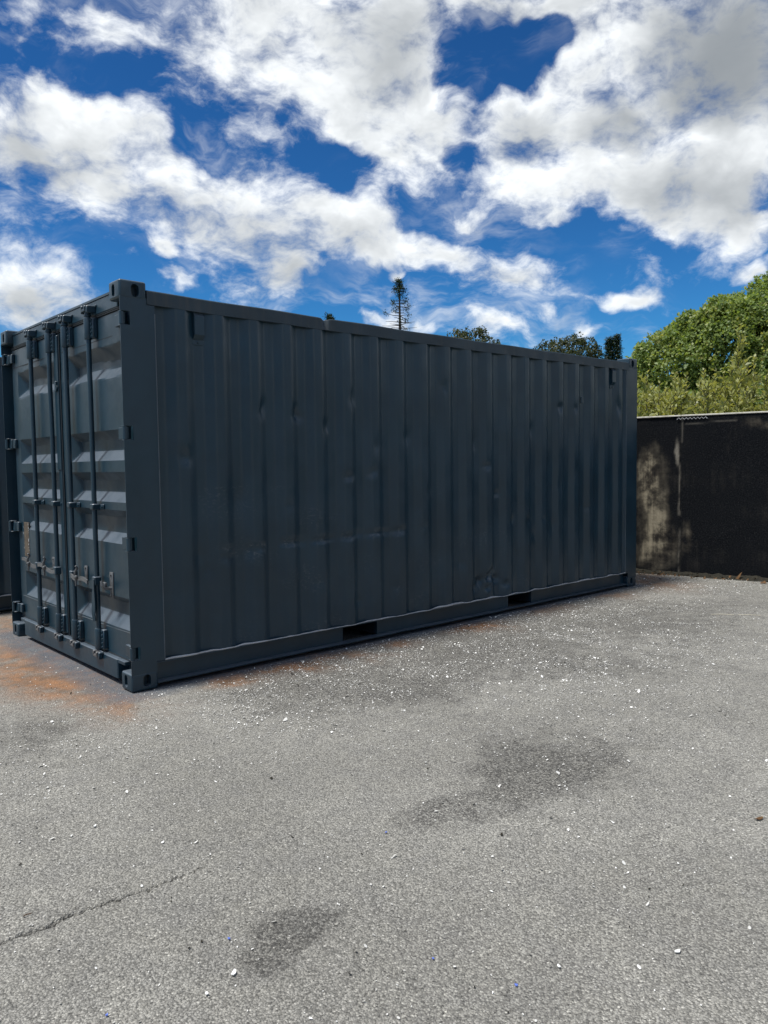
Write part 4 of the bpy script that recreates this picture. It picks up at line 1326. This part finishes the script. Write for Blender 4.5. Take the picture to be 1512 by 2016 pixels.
mb.tube([(-0.014, 0, 0.006), (-0.004, 0.001, 0.0075), (0.006, -0.001, 0.007), (0.014, 0.001, 0.005)], [0.0015, 0.002, 0.002, 0.001], 6)
o = mb.build('twig', TWIG)
o.location = (-1.286, -2.118, float(ground_z(-1.286, -2.118)))
tag(o, 'short brown twig lying just above the crack', 'twig')
mb = MB()
for a, b_ in (((4.951, -1.403), (5.07, -1.56)), ((5.10, -1.585), (5.215, -1.743))):
    mb.tube([(a[0], a[1], 0.008 + float(ground_z(*a))), ((a[0] + b_[0]) / 2 + .004, (a[1] + b_[1]) / 2, 0.011 + float(ground_z(*a))), (b_[0], b_[1], 0.008 + float(ground_z(*b_)))], 0.0022, 5)
tag(mb.build('straw_stalk', STRAW), 'thin pale straw stalk lying on the asphalt towards the wall', 'straw')


# ------------------------------------------------------------------ trees and shrubs
def leaf_quads(pos, axis, nrm, ln, wd, fold=0.0):
    """diamond leaves: pos base (n,3), axis unit direction, nrm approx normal"""
    side_ = np.cross(axis, nrm)
    side_ /= np.linalg.norm(side_, axis=1)[:, None] + 1e-9
    n2 = np.cross(side_, axis)
    a = pos
    b_ = pos + axis * (ln * 0.5)[:, None] + side_ * (wd * 0.5)[:, None] + n2 * (wd * fold)[:, None]
    c = pos + axis * ln[:, None]
    d = pos + axis * (ln * 0.5)[:, None] - side_ * (wd * 0.5)[:, None] + n2 * (wd * fold)[:, None]
    return np.stack([a, b_, c, d], 1).reshape(-1, 3), np.arange(len(pos) * 4).reshape(-1, 4)


def unit(v):
    return v / (np.linalg.norm(v, axis=-1, keepdims=True) + 1e-9)


def broad_tree(lobes, base, ncl, leaf, seed, label, cat='tree', group=None, mat=None, name='broadleaf_tree', per=18, spread=0.13, tone0=0.45, flat=0.8, trunk_r=0.18, ragged=False):
    mat = mat or LEAF_BIG
    r = np.random.default_rng(seed)
    sub = []
    for q in lobes:                       # smaller bunches break the outline of each big lobe
        for _ in range(4 if not ragged else 2):
            dd = unit(r.normal(0, 1, 3))
            dd[2] = abs(dd[2])
            k = q[3] * r.uniform(0.26, 0.45)
            sub.append((q[0] + dd[0] * q[3] * 0.85, q[1] + dd[1] * q[3] * 0.85, q[2] + dd[2] * q[3] * 0.75, k))
    lob = np.array(list(lobes) + sub)
    root = empty(name, (base[0], base[1], 0))
    off = np.array([base[0], base[1], 0.0])
    wts = lob[:, 3] ** 1.9
    pick = r.choice(len(lob), ncl, p=wts / wts.sum())
    d = unit(r.normal(0, 1, (ncl, 3)))
    d[:, 2] = np.where(d[:, 2] < -0.45, -d[:, 2], d[:, 2])
    rad = r.uniform(0.80, 1.05, ncl) + 0.12 * (r.random(ncl) < 0.06)
    if ragged:
        rad = r.uniform(0.45, 1.0, ncl) ** 0.7 + 0.28 * r.random(ncl) * (r.random(ncl) < 0.30)
    lump = 1 + (0.5 if ragged else 0.22) * (fbm(d[:, 0] * 2.5 + pick * 7.3, d[:, 2] * 2.5 + d[:, 1] * 2.5, seed) - 0.5)
    cpos = lob[pick, :3] + d * (lob[pick, 3] * rad * lump)[:, None]
    keep = np.ones(ncl, bool)
    for i in range(len(lob)):       # drop clusters buried deep in another lobe
        q = np.linalg.norm(cpos - lob[i, :3], axis=1) / lob[i, 3]
        keep &= ~((q < 0.62) & (pick != i))
    cpos, d = cpos[keep], d[keep]
    n = len(cpos)
    ctone = np.clip(r.normal(tone0, 0.16, n), 0, 1)
    # each shoot tip carries a little dome of leaves, lit on top and dark between domes
    P = np.repeat(cpos, per, 0)
    D = np.repeat(unit(d + np.array([0, 0, 0.55])), per, 0)
    m_ = len(P)
    q = unit(D * 0.75 + r.normal(0, 0.62, (m_, 3)))
    cs = np.repeat(spread * r.uniform(0.7, 1.3, n), per)
    P = P + q * (cs * r.uniform(0.75, 1.0, m_))[:, None]
    ax = unit(q * 0.35 + r.normal(0, 0.6, (m_, 3)) + np.array([0, 0, -0.25]))
    nm = unit(q + r.normal(0, 0.25, (m_, 3)))
    ln = leaf * r.uniform(0.7, 1.25, m_)
    co_, f = leaf_quads(P - off, ax, nm, ln, ln * 0.7, -0.10)
    tone = np.clip(np.repeat(ctone, per) + r.normal(0, 0.10, m_), 0, 1)
    crown = link('crown', fast_mesh('crown', co_, f, mat, fattrs={'tone': tone}), root)
    # trunk and limbs
    lob = np.array(lobes)
    top = lob[:, :3].mean(0) - off
    mb = MB()
    fork = Vector((top[0] * 0.3, top[1] * 0.3, max(0.8, top[2] * 0.45)))
    mb.tube([(0, 0, -0.05), tuple(fork * 0.5 + Vector((.05, .02, 0))), tuple(fork)], [trunk_r * 1.25, trunk_r, trunk_r * 0.85], 9)
    mb.build('trunk', BARK, root, 50)
    for q in lob:
        c = Vector(q[:3]) - Vector(off)
        b2 = MB()
        mid = fork.lerp(c, 0.5) + Vector((random.uniform(-.12, .12), random.uniform(-.12, .12), -0.1))
        b2.tube([tuple(fork), tuple(mid), tuple(c)], [trunk_r * 0.5, trunk_r * 0.3, trunk_r * 0.12], 7)
        for _ in range(5):
            e = c + Vector(unit(r.normal(0, 1, 3)) * q[3] * 0.85)
            s0 = mid.lerp(c, random.uniform(0.2, 1.0))
            b2.tube([tuple(s0), tuple(s0.lerp(e, 0.5) + Vector((0, 0, 0.05))), tuple(e)], [trunk_r * 0.14, trunk_r * 0.09, 0.008], 5)
        b2.build('limb', BARK, root, 50)
    tag(root, label, cat, group)
    return root


A = [(13.37, 2.55, 3.64, 0.96), (13.08, 3.15, 3.53, 0.84), (12.83, 3.62, 3.25, 0.54), (13.58, 2.09, 3.85, 1.02), (13.32, 2.67, 2.84, 1.01), (13.66, 1.91, 2.9, 1.12), (12.97, 3.36, 2.67, 0.78), (13.48, 2.33, 4.27, 0.48), (13.23, 2.85, 4.09, 0.51), (13.7, 1.8, 4.37, 0.51)]
B = [(16.72, 2.31, 4.37, 1.26), (16.99, 1.56, 4.18, 1.59), (16.73, 2.29, 2.99, 1.45), (17.05, 1.35, 2.82, 1.71)]
A = [(x, y, z - 0.30, k) for x, y, z, k in A]
GT = 'broadleaf trees beyond the wall'
broad_tree(A, (13.6, 2.6), 5600, 0.070, 21, 'big rounded green tree rising behind the shrubs beyond the wall', group=GT, tone0=0.5)
broad_tree(B, (17.2, 1.8), 4200, 0.085, 22, 'taller tree crown behind the big rounded one, at the right edge', group=GT, tone0=0.4)
# low dark growth that closes the view under the big crown
broad_tree([(11.6, 2.9, 1.6, 0.8), (11.9, 2.0, 1.7, 0.9), (12.2, 1.0, 1.7, 0.95), (12.5, 0.0, 1.6, 0.9)], (12.0, 1.5), 1800, 0.08, 23, 'dark green thicket between the pale shrubs and the big tree', 'bush', name='thicket', tone0=0.25, trunk_r=0.06)
T1 = [(23.81, 18.95, 6.83, 0.51), (24.26, 18.45, 6.85, 0.56), (24.63, 18.03, 6.66, 0.42), (24.85, 17.77, 6.42, 0.35), (24.19, 18.54, 5.71, 1.27)]
T2 = [(27.4, 16.08, 6.49, 0.48), (27.72, 15.63, 6.58, 0.53), (28.02, 15.17, 6.4, 0.53), (28.23, 14.86, 6.2, 0.33), (27.72, 15.62, 5.68, 1.19)]
T2b = [(28.69, 17.71, 6.85, 0.35), (28.53, 17.94, 7.01, 0.25), (28.76, 17.62, 6.08, 1.01)]
GF = 'far tree tops showing over the container roof'
broad_tree(T1, (24.2, 18.5), 650, 0.10, 31, 'brownish green tree top peeping over the middle of the roof', group=GF, mat=LEAF_FAR, tone0=0.65, per=9, spread=0.10, ragged=True, trunk_r=0.14)
broad_tree(T2, (27.7, 15.6), 700, 0.09, 32, 'mid green tree top left of the dark conifers', group=GF, mat=LEAF_FAR, tone0=0.45, per=9, spread=0.10, ragged=True, trunk_r=0.14)
broad_tree(T2b, (28.7, 17.6), 300, 0.09, 33, 'small sparse tree top, leftmost of the clump near the conifers', group=GF, mat=LEAF_FAR, tone0=0.4, per=8, spread=0.09, ragged=True, trunk_r=0.12)


def conifer(x, y, h, rad, seed, label, whorls=22, sparse=False, zlow=0.25, group=None, name='conifer_tree'):
    r = np.random.default_rng(seed)
    root = empty(name, (x, y, 0))
    mb = MB()
    lean = 0.02 * h
    tr = [(0, 0, -0.05), (0.01 * h, 0, h * 0.4), (lean, 0.0, h * 0.7), (lean * 0.9, 0, h)]
    mb.tube(tr, [0.02 * h * 0.9, 0.013 * h, 0.008 * h, 0.012], 8)
    mb.build('trunk', BARK, root, 50)
    P, AX = [], []
    for k in range(whorls):
        t = zlow + (1 - zlow) * (k / whorls)
        z = h * t
        f = (t - zlow) / (1 - zlow)
        nb = 5 if not sparse else int(r.integers(2, 5))
        for j in range(nb):
            a = 2 * math.pi * j / nb + k * 0.9 + r.uniform(-.4, .4)
            ln = rad * (1 - f) ** 0.8 * r.uniform(0.65, 1.1) + 0.06
            if sparse:
                ln = rad * (1.2 - 1.1 * f) * r.uniform(0.4, 1.1)
            px = np.interp(z, [0, h * .4, h * .7, h], [0, 0.01 * h, lean, lean * .9])
            rise = r.uniform(-0.15, 0.5) if sparse else -0.12
            e = (px + ln * math.cos(a), ln * math.sin(a), z + ln * rise * (1 if f > .25 else -0.2))
            m = (px + ln * .5 * math.cos(a), ln * .5 * math.sin(a), z + ln * rise * 0.25)
            bb = MB()
            bb.tube([(px, 0, z), m, e], [0.016 if not sparse else 0.020, 0.011, 0.006], 5)
            bb.build('branch', BARK, root, 60)
            nf = (26 if not sparse else (int(7 + 15 * np.clip((f - 0.15) * 1.6, 0, 1))))
            if sparse and r.random() < 0.8 - 0.8 * f:
                nf = 0
            s = r.uniform(0.35, 1.03, nf) if not sparse else (r.choice([r.uniform(0.4, 0.8), 0.97], nf) if f > 0.5 else np.full(nf, 0.95))
            q = np.outer(1 - s, [px, 0, z]) + np.outer(s, e) + r.normal(0, 0.05, (nf, 3))
            P.append(q)
            AX.append(unit(np.array(e) - np.array([px, 0, z])) * 0.6 + r.normal(0, .5, (nf, 3)))
    P, AX = np.concatenate(P), unit(np.concatenate(AX))
    per = 4
    P, AX = np.repeat(P, per, 0), np.repeat(AX, per, 0)
    AX = unit(AX + r.normal(0, 0.5, AX.shape))
    n = len(P)
    nm = unit(np.array([0, 0, 1.0]) + r.normal(0, .5, (n, 3)))
    ln = r.uniform(0.05, 0.10, n)
    co_, f_ = leaf_quads(P + r.normal(0, 0.03, (n, 3)), AX, nm, ln, ln * 0.38)
    link('crown', fast_mesh('crown', co_, f_, NEEDLE, fattrs={'tone': np.clip(r.normal(.5, .3, n), 0, 1)}), root)
    tag(root, label, 'tree', group)
    return root


conifer(18.44, 17.28, 8.55, 0.62, 41, 'thin scraggly conifer top standing alone above the container roof', 17, True, 0.77)
conifer(28.51, 14.42, 7.02, 0.62, 42, 'left one of the two dark pointed conifers beside the big tree', 30, False, 0.3, 'dark conifers beyond the roof')
conifer(28.68, 14.15, 7.15, 0.62, 43, 'right one of the two dark pointed conifers beside the big tree', 30, False, 0.3, 'dark conifers beyond the roof')
conifer(12.72, 14.28, 6.06, 0.04, 44, 'wispy tree tip barely showing over the dented roof rail', 9, True, 0.9)


def shrub(x, y, top, seed, label, stems=9, spread=0.35, leaf=0.115, tone0=0.6, single=False, name='laurel_shrub', group='pale green shrubs behind the wall'):
    r = np.random.default_rng(seed)
    root = empty(name, (x, y, 0))
    mb = MB()
    P, AX, NM, T, LN = [], [], [], [], []
    for k in range(stems):
        a = r.uniform(0, 6.28)
        rr = spread * math.sqrt(r.random())
        h = top * (1 if k == 0 else r.uniform(0.72, 0.97))
        ex, ey = rr * 1.5 * math.cos(a), rr * 1.5 * math.sin(a)
        if k == 0:
            ex *= 0.2
            ey *= 0.2
        p0_, p1_, p2_ = np.array([ex * .3, ey * .3, 0]), np.array([ex * .8, ey * .8, h * .55]), np.array([ex, ey, h])
        ts = np.linspace(0, 1, 7)
        cur = [(1 - t) ** 2 * p0_ + 2 * t * (1 - t) * p1_ + t * t * p2_ for t in ts]
        mb.tube([tuple(c) for c in cur], list(np.linspace(0.014, 0.004, 7)), 5)
        # side twigs carrying leaves
        tw = [(cur[2], cur[6])]
        for _ in range(9 if not single else 12):
            t = r.uniform(0.45, 0.93)
            b0 = (1 - t) ** 2 * p0_ + 2 * t * (1 - t) * p1_ + t * t * p2_
            dr_ = unit(np.array([r.normal(), r.normal(), 0.9 + r.random()]))
            tw.append((b0, b0 + dr_ * r.uniform(0.15, 0.38) * (1 if not single else 0.9)))
        for s0, s1 in tw:
            ax = unit(s1 - s0)
            mb.tube([tuple(s0), tuple(s1)], [0.005, 0.003], 4)
            nl = int(np.linalg.norm(s1 - s0) / 0.030) + 4
            for i in range(nl):
                t = (i + 0.5) / nl
                b0 = s0 + (s1 - s0) * t
                an = i * 2.4 + r.uniform(-.3, .3)
                o1 = unit(np.cross(ax, [0.3, 0.2, 1.0]))
                o2 = np.cross(ax, o1)
                out = math.cos(an) * o1 + math.sin(an) * o2
                d_ = unit(ax * (0.65 + 0.5 * t) + out * 0.9 + r.normal(0, .2, 3))
                P.append(b0)
                AX.append(d_)
                NM.append(unit(ax - 0.4 * out + r.normal(0, .25, 3)))
                T.append(tone0 + 0.20 * (t - 0.5) + r.normal(0, .14))
                LN.append(leaf * r.uniform(.65, 1.2) * (1.1 - 0.4 * t))
    mb.build('stems', BARK, root, 60)
    P, AX, NM, LN = map(np.array, (P, AX, NM, LN))
    co_, f = leaf_quads(P, AX, NM, LN, LN * 0.50, 0.16)
    link('foliage', fast_mesh('foliage', co_, f, LEAF_SHRUB, fattrs={'tone': np.clip(np.array(T), 0, 1)}), root)
    tag(root, label, 'shrub', group)
    return root


SH = [(8.36, 1.16, 2.72, 'pale shrub right beside the container corner'), (8.88, 1.25, 2.50, 'low shrub second from the container corner'), (8.88, 1.03, 2.66, 'shrub third from the container above the wall joint'),
      (9.23, 1.01, 2.72, 'bushy shrub behind the wall, a little right of the joint'), (8.95, 0.67, 2.72, 'dense shrub in the middle of the visible wall'), (9.57, 0.76, 2.70, 'shrub just left of the tall pale sapling'),
      (9.74, 0.64, 2.98, 'second tallest shrub, close on the left of the sapling'), (9.99, 0.31, 2.98, 'shrub behind the tall sapling on its right'), (9.04, -0.01, 2.46, 'low shrub in front of the tall sapling'),
      (9.39, -0.07, 2.62, 'shrub at the right edge above the wall'), (8.89, 0.33, 2.45, 'low shrub close to the coping, left of the sapling'), (8.92, 1.59, 2.72, 'shrub half hidden by the container corner'),
      (9.76, -0.19, 2.80, 'shrub cut by the right edge of the view, farther back'), (9.67, -0.52, 2.62, 'last pale shrub to the right along the wall')]
for i, (x, y, t, lb) in enumerate(SH):
    shrub(x, y, t, 60 + i, lb, stems=10)
shrub(9.54, 0.35, 3.34, 90, 'tall thin pale sapling standing above the other shrubs', stems=3, spread=0.14, leaf=0.125, single=True, name='sapling')
